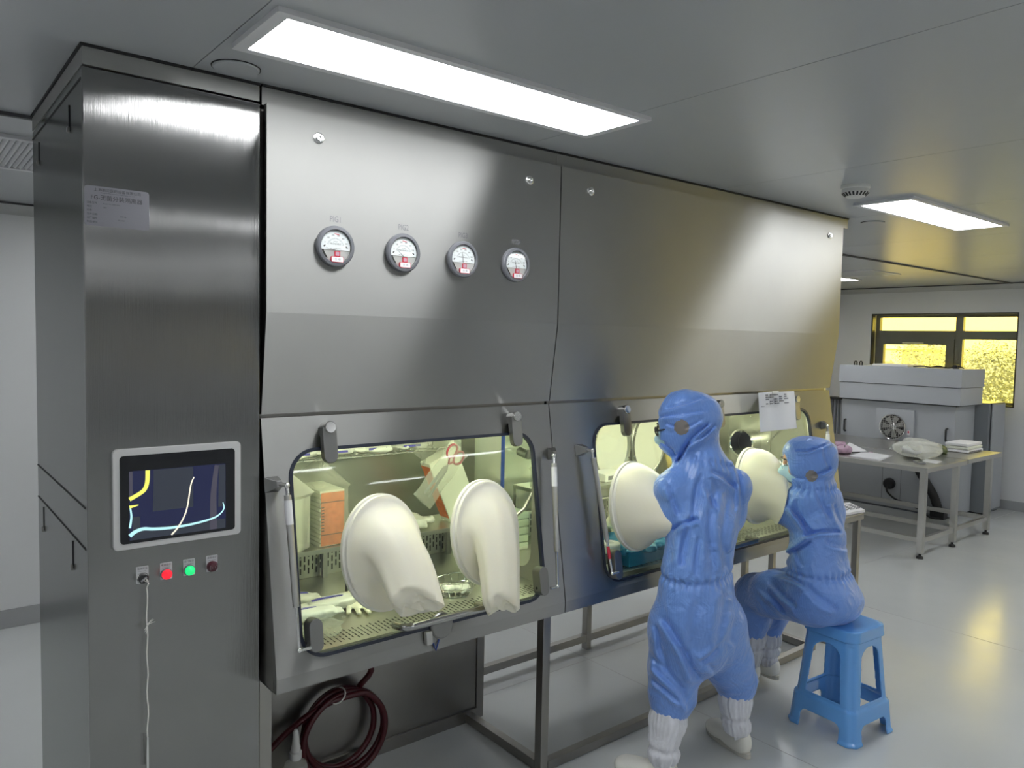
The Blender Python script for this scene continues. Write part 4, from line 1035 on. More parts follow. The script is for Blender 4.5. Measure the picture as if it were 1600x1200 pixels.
def paint_vent(o, c, r, axis):
    """Grey mesh window sewn into the hood over the ear."""
    me = o.data; base = WL[o.name]; axis = unit(axis)
    for p in me.polygons:
        d = np.array(p.center + base) - c; al = d @ axis; d2 = d - al * axis
        if (d2 @ d2) < r * r and abs(al) < .06: p.material_index = 1
M['vent_mesh'] = mat('grey_vent_mesh', (0.24, 0.215, 0.20), 0.6)

def suit_folds(waist, bands, amp=1.0, seed=5):
    def fn(P):
        z = P[:, 2]
        Q = P * np.array([1.0, 1.0, .5]); Q[:, 0] += .25 * P[:, 2]
        f = .0035 * vnoise(P, 6, seed) + .0055 * np.clip(ridge(Q, 8, seed + 1) - .5, -.2, 1)
        Q2 = P * np.array([1.0, 1.0, 1.2]); Q2[:, 0] -= .7 * P[:, 2]
        f += .0030 * np.clip(ridge(Q2, 13, seed + 2) - .55, -.2, 1)
        f = -f * amp
        for (cx, cy, zc, wd, dep, nrip, tilt) in bands:
            zz = z - zc - tilt * (P[:, 0] - cx); e = np.exp(-(zz / wd) ** 2); e2 = np.exp(-(zz / (wd * 2.2)) ** 2)
            near = np.hypot(P[:, 0] - cx, P[:, 1] - cy) < .24
            an = np.arctan2(P[:, 1] - cy, P[:, 0] - cx)
            f += near * (dep * e + .0038 * e2 * np.sin(an * nrip + 3 * vnoise(P, 10, seed + 3)))
        return f
    return fn

# cloth folds: (start, end, half width, depth) of each crease on the side of the suit that faces the room
STAND=[ ((2.129, -0.4, 1.262), (2.283, -0.4, 1.179), 0.01, 0.01), ((2.094, -0.4, 1.21), (2.159, -0.4, 1.099), 0.01, 0.008), ((1.848, -0.4, 1.248), (1.914, -0.4, 1.131),
0.01, 0.009), ((2.276, -0.4, 1.291), (2.325, -0.4, 1.078), 0.008, 0.01), ((2.325, -0.4, 1.078), (2.29, -0.4, 0.922), 0.009, 0.007), ((2.055, -0.4, 1.264), (2.009, -0.4,
1.081), 0.01, 0.006), ((1.902, -0.4, 1.068), (2.049, -0.4, 1.078), 0.009, 0.012), ((1.985, -0.4, 1.084), (1.939, -0.4, 0.929), 0.012, 0.009), ((2.137, -0.4, 1.192),
(2.126, -0.4, 0.871), 0.014, 0.007), ((2.211, -0.4, 1.145), (2.219, -0.4, 0.868), 0.014, 0.008), ((2.053, -0.4, 1.011), (2.044, -0.4, 0.872), 0.01, 0.006), ((1.826,
-0.38, 0.524), (2.064, -0.38, 0.309), 0.012, 0.014), ((1.877, -0.38, 0.699), (2.086, -0.38, 0.44), 0.014, 0.013), ((1.825, -0.38, 0.549), (2.007, -0.38, 0.404), 0.011,
0.011), ((1.826, -0.38, 0.685), (1.909, -0.38, 0.502), 0.012, 0.008), ((1.821, -0.38, 0.463), (1.994, -0.38, 0.35), 0.01, 0.01), ((2.073, -0.38, 0.746), (2.042, -0.38,
0.571), 0.018, 0.006), ((2.153, -0.43, 0.566), (2.056, -0.43, 0.533), 0.01, 0.01), ((2.194, -0.43, 0.37), (2.404, -0.43, 0.378), 0.011, 0.011), ((2.239, -0.43, 0.567),
(2.399, -0.43, 0.451), 0.012, 0.011), ((2.103, -0.43, 0.495), (2.236, -0.43, 0.393), 0.011, 0.008), ((2.192, -0.43, 0.762), (2.16, -0.43, 0.585), 0.016, 0.007), ((2.286,
-0.43, 0.663), (2.204, -0.43, 0.562), 0.014, 0.008), ((2.045, -0.3, 1.307), (2.23, -0.3, 1.414), 0.008, 0.012), ((1.918, -0.3, 1.513), (2.201, -0.3, 1.474), 0.007,
0.006), ((1.963, -0.3, 1.536), (2.172, -0.3, 1.533), 0.007, 0.006), ((1.923, -0.3, 1.412), (2.01, -0.3, 1.356), 0.007, 0.006), ((2.103, -0.3, 1.349), (2.269, -0.3,
1.401), 0.008, 0.009), ((1.958, -0.3, 1.473), (2.006, -0.3, 1.448), 0.006, 0.005), ((2.087, -0.3, 1.423), (2.186, -0.3, 1.438), 0.006, 0.006), ]
SIT=[ ((2.581, -0.46, 1.09), (2.754, -0.46, 0.925), 0.01, 0.012), ((2.65, -0.46, 1.048), (2.797, -0.46, 0.919), 0.01, 0.009), ((2.743, -0.46, 0.924), (3.048, -0.46,
0.894), 0.009, 0.014), ((2.765, -0.46, 0.912), (2.533, -0.46, 0.875), 0.01, 0.01), ((2.825, -0.46, 1.107), (2.924, -0.46, 0.989), 0.009, 0.008), ((2.635, -0.46, 1.117),
(2.631, -0.46, 1.034), 0.009, 0.008), ((2.923, -0.46, 0.865), (3.115, -0.46, 0.81), 0.01, 0.008), ((2.653, -0.46, 0.878), (2.711, -0.46, 0.797), 0.01, 0.007), ((2.965,
-0.46, 1.038), (3.071, -0.46, 0.903), 0.01, 0.008), ((2.415, -0.35, 0.74), (2.766, -0.35, 0.545), 0.012, 0.012), ((2.685, -0.35, 0.73), (2.933, -0.35, 0.645), 0.01,
0.01), ((2.449, -0.35, 0.652), (2.584, -0.35, 0.506), 0.01, 0.01), ((2.588, -0.35, 0.734), (2.862, -0.35, 0.561), 0.012, 0.009), ((2.968, -0.35, 0.633), (3.217, -0.35,
0.488), 0.014, 0.008), ((2.47, -0.35, 0.685), (2.652, -0.35, 0.546), 0.01, 0.008), ((2.741, -0.4, 1.314), (2.895, -0.4, 1.291), 0.006, 0.008), ((2.895, -0.4, 1.291),
(3.048, -0.4, 1.303), 0.006, 0.008), ((2.708, -0.4, 1.196), (2.817, -0.4, 1.168), 0.007, 0.007), ((2.893, -0.4, 1.169), (3.053, -0.4, 1.175), 0.007, 0.007), ((2.967,
-0.4, 1.297), (3.017, -0.4, 1.188), 0.007, 0.005), ]
def creases(segs, ctr):
    ctr = np.array(ctr); d = unit(CAMP - ctr); e1 = unit(np.cross(d, (0, 0, 1))); e2 = np.cross(e1, d)
    def fn(P):
        Q = P - ctr; q = np.stack([Q @ e1, Q @ e2], 1); near = np.clip((Q @ d + .06) / .08, 0, 1); f = np.zeros(len(P)); nz = vnoise(P, 13, 77)
        for a, b, w_, am in segs:
            a2 = np.array(((np.array(a) - ctr) @ e1, (np.array(a) - ctr) @ e2)); b2 = np.array(((np.array(b) - ctr) @ e1, (np.array(b) - ctr) @ e2)); L_ = np.linalg.norm(b2 - a2); u = (b2 - a2) / L_
            r = q - a2; t = (r @ u) / L_; s_ = r @ np.array((-u[1], u[0])) + .5 * w_ * nz + .10 * L_ * np.sin(np.clip(t, 0, 1) * math.pi) * (.5 if am > .009 else -.5)
            win = np.clip(1.25 - np.abs(t - .5) * 2, 0, .35) / .35; win = win * win * (3 - 2 * win)
            f += 1.5 * near * win * am * (np.exp(-((s_ + .7 * w_) / w_) ** 2) - .75 * np.exp(-((s_ - .9 * w_) / (1.3 * w_)) ** 2))
        return f
    return fn

def boot_and_shoe(root, pts, rs, heel, toe, seed, gathers, rise=.0):
    """Gathered white boot cover over a slip-on shoe."""
    P = np.array(pts); lo = P.min(0) - .14; hi = P.max(0) + .14; lo[2] = max(lo[2], .0)
    g = SDF(lo, hi, .005); g.chain(pts, rs, k=.03)
    def fn(Q):
        f = np.zeros(len(Q)); z = Q[:, 2]
        c = np.array([np.interp(z, P[::-1, 2], P[::-1, k]) for k in (0, 1)]).T
        an = np.arctan2(Q[:, 1] - c[:, 1], Q[:, 0] - c[:, 0])
        f -= .0030 * np.sin(an * 13 + 6 * vnoise(Q * np.array([1, 1, .3]), 14, seed)) + .0025 * np.sin(an * 22 + 5 * vnoise(Q * np.array([1, 1, .4]), 20, seed + 1)) + .003 * vnoise(Q, 16, seed + 2)
        for zg in gathers: f += .011 * np.exp(-((z - zg) / .010) ** 2)
        return f
    g.displace(fn)
    soft('boot_cover', g, M['boot'], root, label='gathered white boot cover', it=1)
    heel = np.array(heel); toe = np.array(toe); d = toe - heel; L_ = np.linalg.norm(d); d = d / L_; s_ = np.cross(d, (0, 0, 1)); s_ /= np.linalg.norm(s_); u_ = np.cross(s_, d)
    at = lambda s, f, u: heel + s_ * s + d * f + u_ * u
    g = SDF(np.minimum(heel, toe) - .07, np.maximum(heel, toe) + np.array((.07, .07, .13)), .004)
    g.ellipsoid(at(0, L_ * .23, .055), (.036, .060, .052), d, u_, k=0, pw=2.6)
    g.ellipsoid(at(0, L_ * .55, .040), (.041, .085, .036), d, u_, k=.03, pw=2.4)
    g.ellipsoid(at(.003, L_ * .80, .032), (.043, .055, .027), d, u_, k=.03, pw=2.4)
    g.rbox(at(0, L_ * .5, -.032), (.1, .3, .045), d, u_, op='sub', rad=.002)
    sh = soft('shoe', g, M['shoe'], root, label='off-white slip-on shoe', it=1)
    b = MB(); out = []
    for k in range(44):
        t = 2 * math.pi * k / 44; c, s0 = math.cos(t), math.sin(t); f = L_ * .5 + (L_ * .5 + .004) * c; wv = .034 + .012 * max(0, min(1, (f / L_ - .25) / .5)); out.append((f, s0 * wv * (abs(s0) ** -.25 if abs(s0) > .05 else 1)))
    fr = Frame(heel, d, -s_); b.prism(fr, out, .001, .024, .004)
    if (fr.n @ Vector(u_)) < 0:
        b.bm.free(); b = MB(); fr = Frame(heel, d, s_); b.prism(fr, [(u, -v) for u, v in out], .001, .024, .004)
    part('sole', b, M['sole'], sh)

# ------------------------------------------------------------------ standing person
ps = thing('person', (2.22, -.34, 0), 'standing person in blue hooded suit and white boot covers, arms in the gloves', 'person')
fd = unit((-.50, .80, -.30)); Hc = np.array((2.155, -.245, 1.44)); fac = (-.22, .97, 0)
g = SDF((1.84, -.64, .24), (2.72, .06, 1.63), .005)
g.ellipsoid(Hc + np.array((.008, -.006, .004)), (.106, .126, .130), unit((-.5, .8, -.05)), (.25, -.2, 1), k=0)
g.cone(Hc + np.array((-.02, .0, .045)), Hc + np.array((.050, -.040, .040)), .080, .066, k=.05)
g.cone(Hc + fd * .060 + np.array((0, 0, -.045)), Hc + np.array((.03, -.02, -.11)), .066, .070, k=.05)
g.ellipsoid((2.232, -.295, 1.372), (.048, .042, .050), (0, 1, 0), (0, 0, 1), k=.03)
g.cone((2.20, -.295, 1.34), (2.205, -.30, 1.27), .068, .076, k=.03)
g.chain([(2.045, -.27, 1.185), (2.20, -.30, 1.255), (2.325, -.355, 1.185)], [.066, .088, .070], k=.05)
g.chain([(2.195, -.31, 1.19), (2.180, -.33, 1.02), (2.130, -.340, .845), (2.130, -.345, .70), (2.140, -.350, .585)], [.130, .166, .160, .180, .180], k=.05, sq=.76, ax=fac)
g.chain([(2.050, -.280, 1.178), (2.066, -.280, 1.090), (2.080, -.258, 1.058), (2.058, -.10, 1.065)], [.070, .068, .064, .050], k=.035)
g.chain([(2.325, -.355, 1.170), (2.350, -.310, 1.055), (2.400, -.245, 1.025), (2.475, -.10, 1.065)], [.078, .082, .074, .056], k=.05)
g.chain([(2.050, -.320, .63), (2.056, -.302, .45), (2.050, -.302, .335), (2.042, -.303, .305)], [.122, .100, .090, .072], k=.04)
g.chain([(2.245, -.365, .61), (2.345, -.352, .43), (2.398, -.362, .330), (2.403, -.363, .305)], [.125, .104, .084, .070], k=.04)
g.ellipsoid(Hc + fd * .128 + np.array((0, 0, -.005)), (.064, .060, .086), fd, (0, 0, 1), k=.012, op='sub')
g.displace(suit_folds(.84, [(2.125, -.34, .845, .014, .010, 30, .05), (2.21, -.30, 1.285, .012, .006, 22, -.25)], .75, 5))
g.displace(creases(STAND, (2.14, -.34, .85)))
body = soft('coverall', g, [M['suit'], M['vent_mesh']], ps, it=1, label='blue hooded one-piece cleanroom suit')
paint_vent(body, Hc + .11 * unit(CAMP - Hc) + np.array((-.014, .010, -.015)), .030, unit(CAMP - Hc))
head_parts(ps, Hc + fd * .012 + np.array((0, 0, -.006)), fd, (0, 0, 1), 'thick', True, True)
boot_and_shoe(ps, [(2.040, -.303, .36), (2.025, -.305, .24), (1.992, -.318, .155), (1.985, -.322, .128)], [.058, .070, .054, .062], (2.00, -.385, 0), (1.915, -.135, 0), 61, (.152,))
boot_and_shoe(ps, [(2.402, -.362, .36), (2.392, -.368, .25), (2.382, -.382, .18), (2.388, -.387, .142)], [.055, .066, .052, .056], (2.425, -.425, 0), (2.505, -.165, 0), 62, (.185, .100))

# ------------------------------------------------------------------ seated person
pt = thing('person', (2.98, -.40, 0), 'seated person in blue hooded suit and face mask, on the blue stool', 'person')
fd2 = unit((-.64, .74, -.20)); H2 = np.array((2.965, -.345, 1.232)); fac2 = (-.15, 1, -.25)
ang0 = math.radians(-4.6)
g = SDF((2.60, -.70, .22), (3.50, .12, 1.42), .005)
g.ellipsoid(H2 + np.array((0, 0, .012)), (.108, .120, .098), unit((-.42, .88, 0)), (0, 0, 1), k=0, pw=2.7)
g.cone(H2 + np.array((-.02, .02, -.02)), (2.960, -.37, 1.10), .098, .074, k=.04)
g.chain([(2.91, -.345, 1.060), (2.968, -.378, 1.085), (3.045, -.385, 1.045)], [.060, .080, .062], k=.04)
g.chain([(2.972, -.375, 1.03), (2.980, -.385, .89), (2.965, -.405, .74), (2.960, -.425, .65), (2.97, -.43, .62)], [.112, .136, .150, .160, .140], k=.05, sq=.80, ax=fac2)
g.ellipsoid((2.975, -.445, .592), (.190, .160, .108), (0, 1, 0), (0, 0, 1), k=.05)
g.chain([(2.905, -.345, 1.045), (2.905, -.325, .985), (2.910, -.268, .990), (2.935, -.10, 1.045)], [.070, .076, .070, .052], k=.035)
g.chain([(3.045, -.385, 1.03), (3.085, -.370, .975), (3.215, -.265, .930), (3.350, -.10, 1.040)], [.066, .074, .072, .055], k=.04)
g.chain([(2.905, -.40, .595), (2.935, -.20, .555), (2.975, -.075, .515), (2.985, -.058, .40), (2.985, -.055, .325)], [.115, .106, .096, .086, .068], k=.04)
g.chain([(3.055, -.40, .598), (3.115, -.22, .555), (3.160, -.09, .515), (3.130, -.075, .40), (3.110, -.072, .300)], [.115, .104, .092, .085, .066], k=.04)
g.ellipsoid(H2 + fd2 * .126 + np.array((0, 0, -.016)), (.068, .066, .080), fd2, (0, 0, 1), k=.012, op='sub')
g.rbox((3.035, -.508, .400), (.155, .155, .1015), (math.sin(-ang0), math.cos(ang0), 0), (0, 0, 1), rad=.01, k=.012, op='sub')
g.displace(suit_folds(.70, [(2.955, -.415, .725, .012, .010, 28, .0), (2.965, -.37, 1.110, .012, .007, 24, .0)], .75, 9))
g.displace(creases(SIT, (2.96, -.40, .80)))
body2 = soft('coverall', g, [M['suit'], M['vent_mesh']], pt, it=1, label='blue hooded one-piece cleanroom suit')
paint_vent(body2, H2 + .10 * unit(CAMP - H2) + np.array((.006, -.005, -.072)), .026, unit(CAMP - H2))
head_parts(pt, H2 + fd2 * .026 + np.array((0, 0, -.006)), fd2, (0, 0, 1), 'thin', True, True)
boot_and_shoe(pt, [(2.985, -.055, .37), (2.990, -.050, .29), (3.000, -.040, .21), (3.010, -.030, .14)], [.058, .066, .058, .052], (3.010, -.085, .047), (3.050, .165, .047), 71, (.225,))
boot_and_shoe(pt, [(3.112, -.072, .34), (3.105, -.072, .26), (3.115, -.070, .195), (3.125, -.065, .145)], [.054, .062, .054, .050], (3.125, -.125, .047), (3.175, .125, .047), 72, (.215, .16))

# ------------------------------------------------------------------ gloved hands inside the right isolator (ends of its glove sleeves)
def glove_hand(ring, A, W, fwd, up, side, name):
    """Forearm from the port A to wrist W, palm and five bent fingers in latex."""
    A = np.array(A); W = np.array(W); f = unit(fwd); u = unit(np.array(up) - f * np.dot(up, f)); s_ = np.cross(f, u) * side
    at = lambda a, b_, c: W + s_ * a + f * b_ + u * c
    lo = np.minimum(A, W) - .14; hi = np.maximum(A, W) + .20
    g_ = SDF(lo, hi, .004)
    g_.cone(A, A + (W - A) * .5, .075, .050, k=.02); g_.cone(A + (W - A) * .5, W, .050, .033, k=.02)
    g_.displace(lambda P: -.003 * np.sin((P @ unit(W - A)) * 120 + 4 * vnoise(P, 12, 3)))
    g_.chain([at(0, 0, 0), at(-.004, .045, 0), at(-.004, .085, 0)], [.030, .036, .036], k=.02, sq=.55, ax=u)
    for i, (o_, L_) in enumerate(((-.034, .062), (-.012, .074), (.011, .070), (.032, .055))):
        b0 = at(o_, .085, .002); b1 = at(o_ * 1.15, .085 + L_ * .48, -.006); b2 = at(o_ * 1.2, .085 + L_ * .78, -.024); b3 = at(o_ * 1.2, .085 + L_ * .92, -.044)
        g_.chain([b0, b1, b2, b3], [.0105, .0098, .0090, .0078], k=.006)
    g_.chain([at(-.028, .015, -.004), at(-.056, .045, -.016), at(-.060, .075, -.030), at(-.052, .096, -.042)], [.014, .0115, .0100, .0085], k=.008)
    soft('glove_hand', g_, M['latex'], ring, it=1, label='gloved hand inside the chamber')
glove_hand(G3, S.p(2.058, -.457, -.02), (2.145, .13, .955), (.45, .80, -.35), (0, .3, 1), 1, 'l')
glove_hand(G4, S.p(2.485, -.457, -.02), (2.385, .13, .960), (-.45, .80, -.35), (0, .3, 1), -1, 'r')
glove_hand(G5, S.p(2.935, -.462, -.02), (3.03, .13, .955), (.45, .80, -.35), (0, .3, 1), 1, 'l')
glove_hand(G6, S.p(3.352, -.462, -.02), (3.25, .13, .955), (-.45, .80, -.35), (0, .3, 1), -1, 'r')

# ------------------------------------------------------------------ blue plastic stool
ST = np.array((3.035, -.508, 0)); ang = math.radians(-4.6); HS = .500
g = SDF((-.225, -.225, -.005), (.225, .225, .505), .0035)
n_ = g.n; X, Y, Z = np.meshgrid(*[g.lo[k] + g.h * np.arange(n_[k]) for k in range(3)], indexing='ij')
def rsq(X, Y, hf, r): qx = np.abs(X) - hf + r; qy = np.abs(Y) - hf + r; return np.hypot(np.maximum(qx, 0), np.maximum(qy, 0)) + np.minimum(np.maximum(qx, qy), 0) - r
hf = .164 - (.164 - .124) * (Z / HS); hf = hf + .009 * np.clip((.158 - Z) / .012, 0, 1) + .005 * np.clip((.022 - Z) / .012, 0, 1)
D = rsq(X, Y, hf, .045)
flute = .0045 * (np.exp(-((np.abs(X) - np.abs(Y)) / .016) ** 2)) * (Z < HS - .07); D = D + flute
shell = np.maximum(D, -(D + .0075)); shell = np.maximum(shell, Z - (HS - .012)); shell = np.maximum(shell, -Z)
lip = rsq(X, Y, .134 + .004 * np.clip((HS - Z) / .05, 0, 1), .05); lipd = np.maximum(np.maximum(lip, -(lip + .008)), np.maximum(Z - HS, (HS - .052) - Z))
topd = np.maximum(rsq(X, Y, .132, .05), np.maximum(Z - HS, (HS - .010) - Z)) 
toprnd = np.hypot(np.maximum(rsq(X, Y, .122, .045), 0), np.maximum(np.abs(Z - (HS - .012)) - .002, 0)) - .011
hole = np.full(D.shape, 1.0)
def arch(A_, Zc, w_, z0, z1, top):
    r = w_; zc = z1 - r
    d1 = np.maximum(np.abs(A_) - w_, np.maximum(z0 - Zc, Zc - zc)); d2 = np.hypot(A_, Zc - zc) - r; d2 = np.where(Zc > zc, d2, 1)
    return np.minimum(d1, d2)
for A_, B_ in ((X, Y), (Y, X)):
    wz = .088 - .024 * np.clip((Z - .15) / .25, 0, 1)
    q = np.maximum(np.abs(A_) - wz, np.maximum(.170 - Z, Z - .36)); q2 = np.hypot(A_ / .068 * .072, (Z - .36) * 1.25) - .072; q2 = np.where(Z > .355, q2, 1)
    ci = np.minimum(q, q2)
    lowq = np.maximum(np.abs(A_) - (.112 - .12 * np.clip(Z - .06, 0, 1)), Z - .075); lowc = np.hypot(np.maximum(np.abs(A_) - .068, 0), np.maximum(Z - .055, 0)) - .03; lowq = np.maximum(np.maximum(np.abs(A_) - .100, Z - .090), lowc)
    hole = np.minimum(hole, np.minimum(ci, lowq))
shell = np.maximum(shell, -hole)
g.F = np.minimum(np.minimum(shell, lipd), np.minimum(topd, toprnd)).astype(np.float32)
me = smooth_mesh(g.mesh('plastic_stool'), 3)
R_ = Matrix.Rotation(ang, 4, 'Z'); me.transform(Matrix.Translation(Vector(ST)) @ R_)
tag(link_mesh('plastic_stool', me, M['stool'], None, ST, angle=60), 'glossy blue plastic stool with arched legs under the seated person', 'stool')

# ================================================================== THINGS INSIDE THE ISOLATORS
def blob(name, c, half, mt, rot=0.0, amp=.006, sc=14, seed=1, h=.004, parent=None, tilt=0.0, pw=2.8, loc=None, ends=0.0):
    """Soft pack: pillow shape with crumples."""
    c = np.array(c, float); f = unit((-math.sin(rot), math.cos(rot), tilt)); R = max(half) + .03
    g = SDF(c - R, c + R, h); g.ellipsoid(c, half, f, (0, 0, 1), k=0, pw=pw)
    if ends:
        s_ = np.cross(f, unit(np.array((0, 0, 1)) - f * f[2]))
        for q in (-1, 1): g.rbox(c + s_ * q * (half[0] + ends * .3), (ends, half[1] * .82, .0028), f, (0, 0, 1), rad=.002, k=.006)
    g.displace(lambda P: -amp * (vnoise(P, sc, seed) + .6 * np.clip(ridge(P, sc * 1.4, seed + 3) - .4, -.3, 1)))
    return soft(name, g, mt, parent, loc if parent is None else None, it=1)

def rack(x0, x1, y0, y1, z, label):
    root = thing('steel_rack', ((x0 + x1) / 2, (y0 + y1) / 2, .8), label, 'rack')
    b = MB(); b.box((x0, y0, z - .018), (x1, y1, z), .002); part('shelf', b, M['steel_in'], root)
    for x in (x0 + .012, x1 - .012):
        for y in (y0 + .012, y1 - .012):
            b = MB(); b.box((x - .010, y - .010, .8006), (x + .010, y + .010, z - .0185), .001); part('leg', b, M['steel'], root)
    return root
rack(.515, .960, .365, .600, .985, 'low steel rack on the left inside the left isolator, under the bagged orange-label pack')
rack(1.185, 1.560, .365, .600, .985, 'low steel rack behind the right-hand empty glove, carrying the tilted pale box')
rack(1.93, 2.62, .33, .60, 1.075, 'steel rack inside the right isolator left of the rear ports')
# wire shelf under the ceiling of the left chamber with packs
root = thing('wire_shelf', (1.0, .55, 1.307), 'wire shelf hung at the top of the left chamber, edge-on above the window', 'shelf')
b = MB()
for y in (.46, .52, .58, .64): b.cyl(V(.50, y, 1.300), V(1.43, y, 1.300), .003, 8)
part('long_wires', b, M['chrome'], root)
b = MB()
for k in range(19): b.cyl(V(.50 + .05 * k, .455, 1.304), V(.50 + .05 * k, .645, 1.304), .002, 6)
part('cross_wires', b, M['chrome'], root)
b = MB()
for x in (.52, 1.38):
    for y in (.47, .63): b.cyl(V(x, y, 1.300), V(x, y, 1.462), .003, 8)
part('hangers', b, M['chrome'], root)
def band(o, c, w_, l_, rot, z, txt, mt, size=.014):
    f = Frame((c[0], c[1], z), (math.cos(rot), math.sin(rot), 0), (-math.sin(rot), math.cos(rot), 0))
    b_ = MB(); rows = []
    for k in range(13):
        u = -l_ / 2 + l_ * k / 12; hh = -.55 * (u / l_) ** 2 * .045
        rows.append([f.p(u, -w_ / 2, hh - .0010), f.p(u, 0, hh), f.p(u, w_ / 2, hh - .0010)])
    b_.grid(rows); bd = part('printed_band', b_, mt, o, 'violet printed band', smooth=False)
    if txt:
        lettering([(txt, 0, 0, size, 'CENTER', 1.0)], Frame(f.p(0, 0, .0006), f.ux, f.uy), M['paper'], o, 'lettering')
for i, (x, lb) in enumerate(((.63, 'white sachet at the left end of the top wire shelf'), (.80, 'white sachet on the top wire shelf, second from its left end'), (.97, 'white sachet in the middle of the top wire shelf'), (1.13, 'white sachet on the top wire shelf, second from its right end'), (1.29, 'white sachet at the right end of the top wire shelf above the scissors'))):
    o = blob('sachet', (x, .545, 1.323), (.080, .075, .016), M['sachet'], rot=.1 * (i - 2), seed=20 + i, loc=(x, .545, 1.307), ends=.012)
    tag(o, lb, 'sachet', 'white sachets on the top shelf')
    b = MB(); b.box((x - .05, .466, 1.3205), (x + .03, .472, 1.329), .001); part('printed_band', b, M['purple'], o, 'violet printed band')
# bagged tray stack with orange labels
root = thing('bagged_tray_stack', (.88, .47, .985), 'clear-bagged stack of pale trays with an orange label side, left of the left glove', 'bagged tray stack')
b = MB()
for k in range(13): b.box((.832 + .002 * (k % 2), .385, .986 + .0165 * k), (.932, .575, .986 + .0165 * k + .0135), .003)
part('tray_stack', b, M['carton'], root)
b = MB(); rows = []
for k in range(20):
    z = .990 + .0105 * k; rows.append([V(.836 + .094 * q / 9, .3825 - .0012 * math.sin(k * 2.1 + q), z) for q in range(10)])
b.grid(rows); part('label_side', b, M['orange'], root, 'orange printed label side')
b = MB()
for z in (1.030, 1.152): b.box((.836, .3800, z), (.930, .3808, z + .003))
for k in range(9): b.box((.837, .3800, 1.045 + .011 * k), (.848, .3808, 1.049 + .011 * k))
part('label_print', b, M['ink'], root, smooth=False)
def bag(root, base, h0, top, seed, name='plastic_bag', mt='pouch', squash=None):
    """Crumpled clear film: follows a base outline up to height h0, then gathers to a twisted top."""
    b_ = MB(); rows = []; n = 56; cx = sum(p[0] for p in base) / len(base); cy = sum(p[1] for p in base) / len(base)
    ring = resample(base, n); ns = 22; r = np.random.default_rng(seed); ph = r.uniform(0, 6.28, 6)
    z0, z1, z2 = h0
    for i in range(ns):
        t = i / (ns - 1)
        if t < .55: z = z0 + (z1 - z0) * t / .55; s_ = 1.04; ox = oy = 0
        else:
            q = (t - .55) / .45; z = z1 + (z2 - z1) * q; s_ = 1.04 * (1 - q) ** 1.1 + .16 + .35 * max(0, q - .75); ox = (top[0] - cx) * q; oy = (top[1] - cy) * q
        row = []
        for j, p in enumerate(ring):
            a = 2 * math.pi * j / n; w_ = 1 + (.015 + .10 * max(0, t - .5)) * (math.sin(7 * a + ph[0] + 4 * t) + .7 * math.sin(11 * a + ph[1] - 6 * t) + .5 * math.sin(17 * a + ph[2] + 9 * t))
            row.append(V(cx + ox + (p[0] - cx) * s_ * w_, cy + oy + (p[1] - cy) * s_ * w_, z + .006 * math.sin(5 * a + ph[3])))
        rows.append(row)
    b_.grid(rows, cv=True)
    return part(name, b_, M[mt], root, 'crumpled clear plastic bag', angle=30)
bag(root, rrect(.822, .944, .372, .588, .015, 3), (.988, 1.215, 1.30), (.86, .44), 3)
root = thing('bagged_tray_stack', (.69, .48, .985), 'milky bag of white trays at the far left edge of the left window', 'bagged tray stack')
b = MB()
for k in range(8): b.box((.605, .40, .986 + .024 * k), (.775, .57, .986 + .024 * k + .021), .004)
part('tray_stack', b, M['carton'], root)
bag(root, rrect(.590, .792, .385, .585, .015, 3), (.988, 1.19, 1.297), (.70, .46), 4, mt='milky')
# tilted pale box with orange label edge in a bag
root = thing('bagged_box', (1.44, .47, .985), 'tilted pale box with an orange edge behind the right-hand empty glove', 'box')
th = -.42; fx = Frame((1.455, .42, .987), (math.cos(th), 0, math.sin(th) * -1), (math.sin(th), 0, math.cos(th)))
b = MB(); b.fbox(fx, 0, .150, .0, .285, -.085, -.01, .004); part('carton', b, M['carton'], root)
b = MB(); rows = []
for k in range(16): rows.append([fx.p(-.0015 + .0008 * math.sin(k * 2), .02 + .25 * k / 15, -.080 + .066 * q / 6) for q in range(7)])
b.grid(rows); part('label_side', b, M['orange'], root, 'orange printed edge')
b = MB(); P_ = []
for i in range(10):
    t = i / 9; P_.append([fx.p(-.03 + .20 * q / 11 + .012 * math.sin(q * 1.3 + i), .29 + .13 * t, -.02 - .05 * math.sin(q / 11 * math.pi) * (1 - t) + .008 * math.sin(3 * q + 2 * i)) for q in range(12)])
b.grid(P_); part('plastic_bag', b, M['pouch'], root, 'clear plastic bag top')
# scissors in a clear pouch
root = thing('scissors', (1.36, .33, 1.28), 'dark-red-handled scissors hanging at the top right of the left window', 'scissors')
fs = Frame((1.352, .31, 1.262), Vector((.743, 0, -.669)), Vector((.669, 0, .743)))
for sgn, tw in ((-1, .10), (1, -.10)):
    b = MB(); pts = [(0, 0), (-.012 * sgn, -.02), (-.006 * sgn, -.15), (.004 * sgn, -.155), (.006 * sgn, -.02)]
    ct, st_ = math.cos(tw), math.sin(tw); b.prism(fs, [(u * ct - v * st_, u * st_ + v * ct) for u, v in pts], .0015 * sgn, .0015 * sgn + .002); part('blade', b, M['chrome'], root, smooth=False)
    b = MB(); cx_ = .024 * -sgn; b.tube([fs.p(cx_ + .021 * math.cos(a), .052 + .029 * math.sin(a), .002 * sgn) for a in np.linspace(0, 2 * math.pi, 24, endpoint=False)], .0048, 8, closed=True)
    b.tube([fs.p(0, 0, .002 * sgn), fs.p(cx_ * .6, .024, .002 * sgn)], .004, 8); part('finger_loop', b, M['maroon_handle'], root)
b = MB(); b.cyl(fs.p(0, 0, -.004), fs.p(0, 0, .005), .004, 10); part('pivot_screw', b, M['steel'], root)
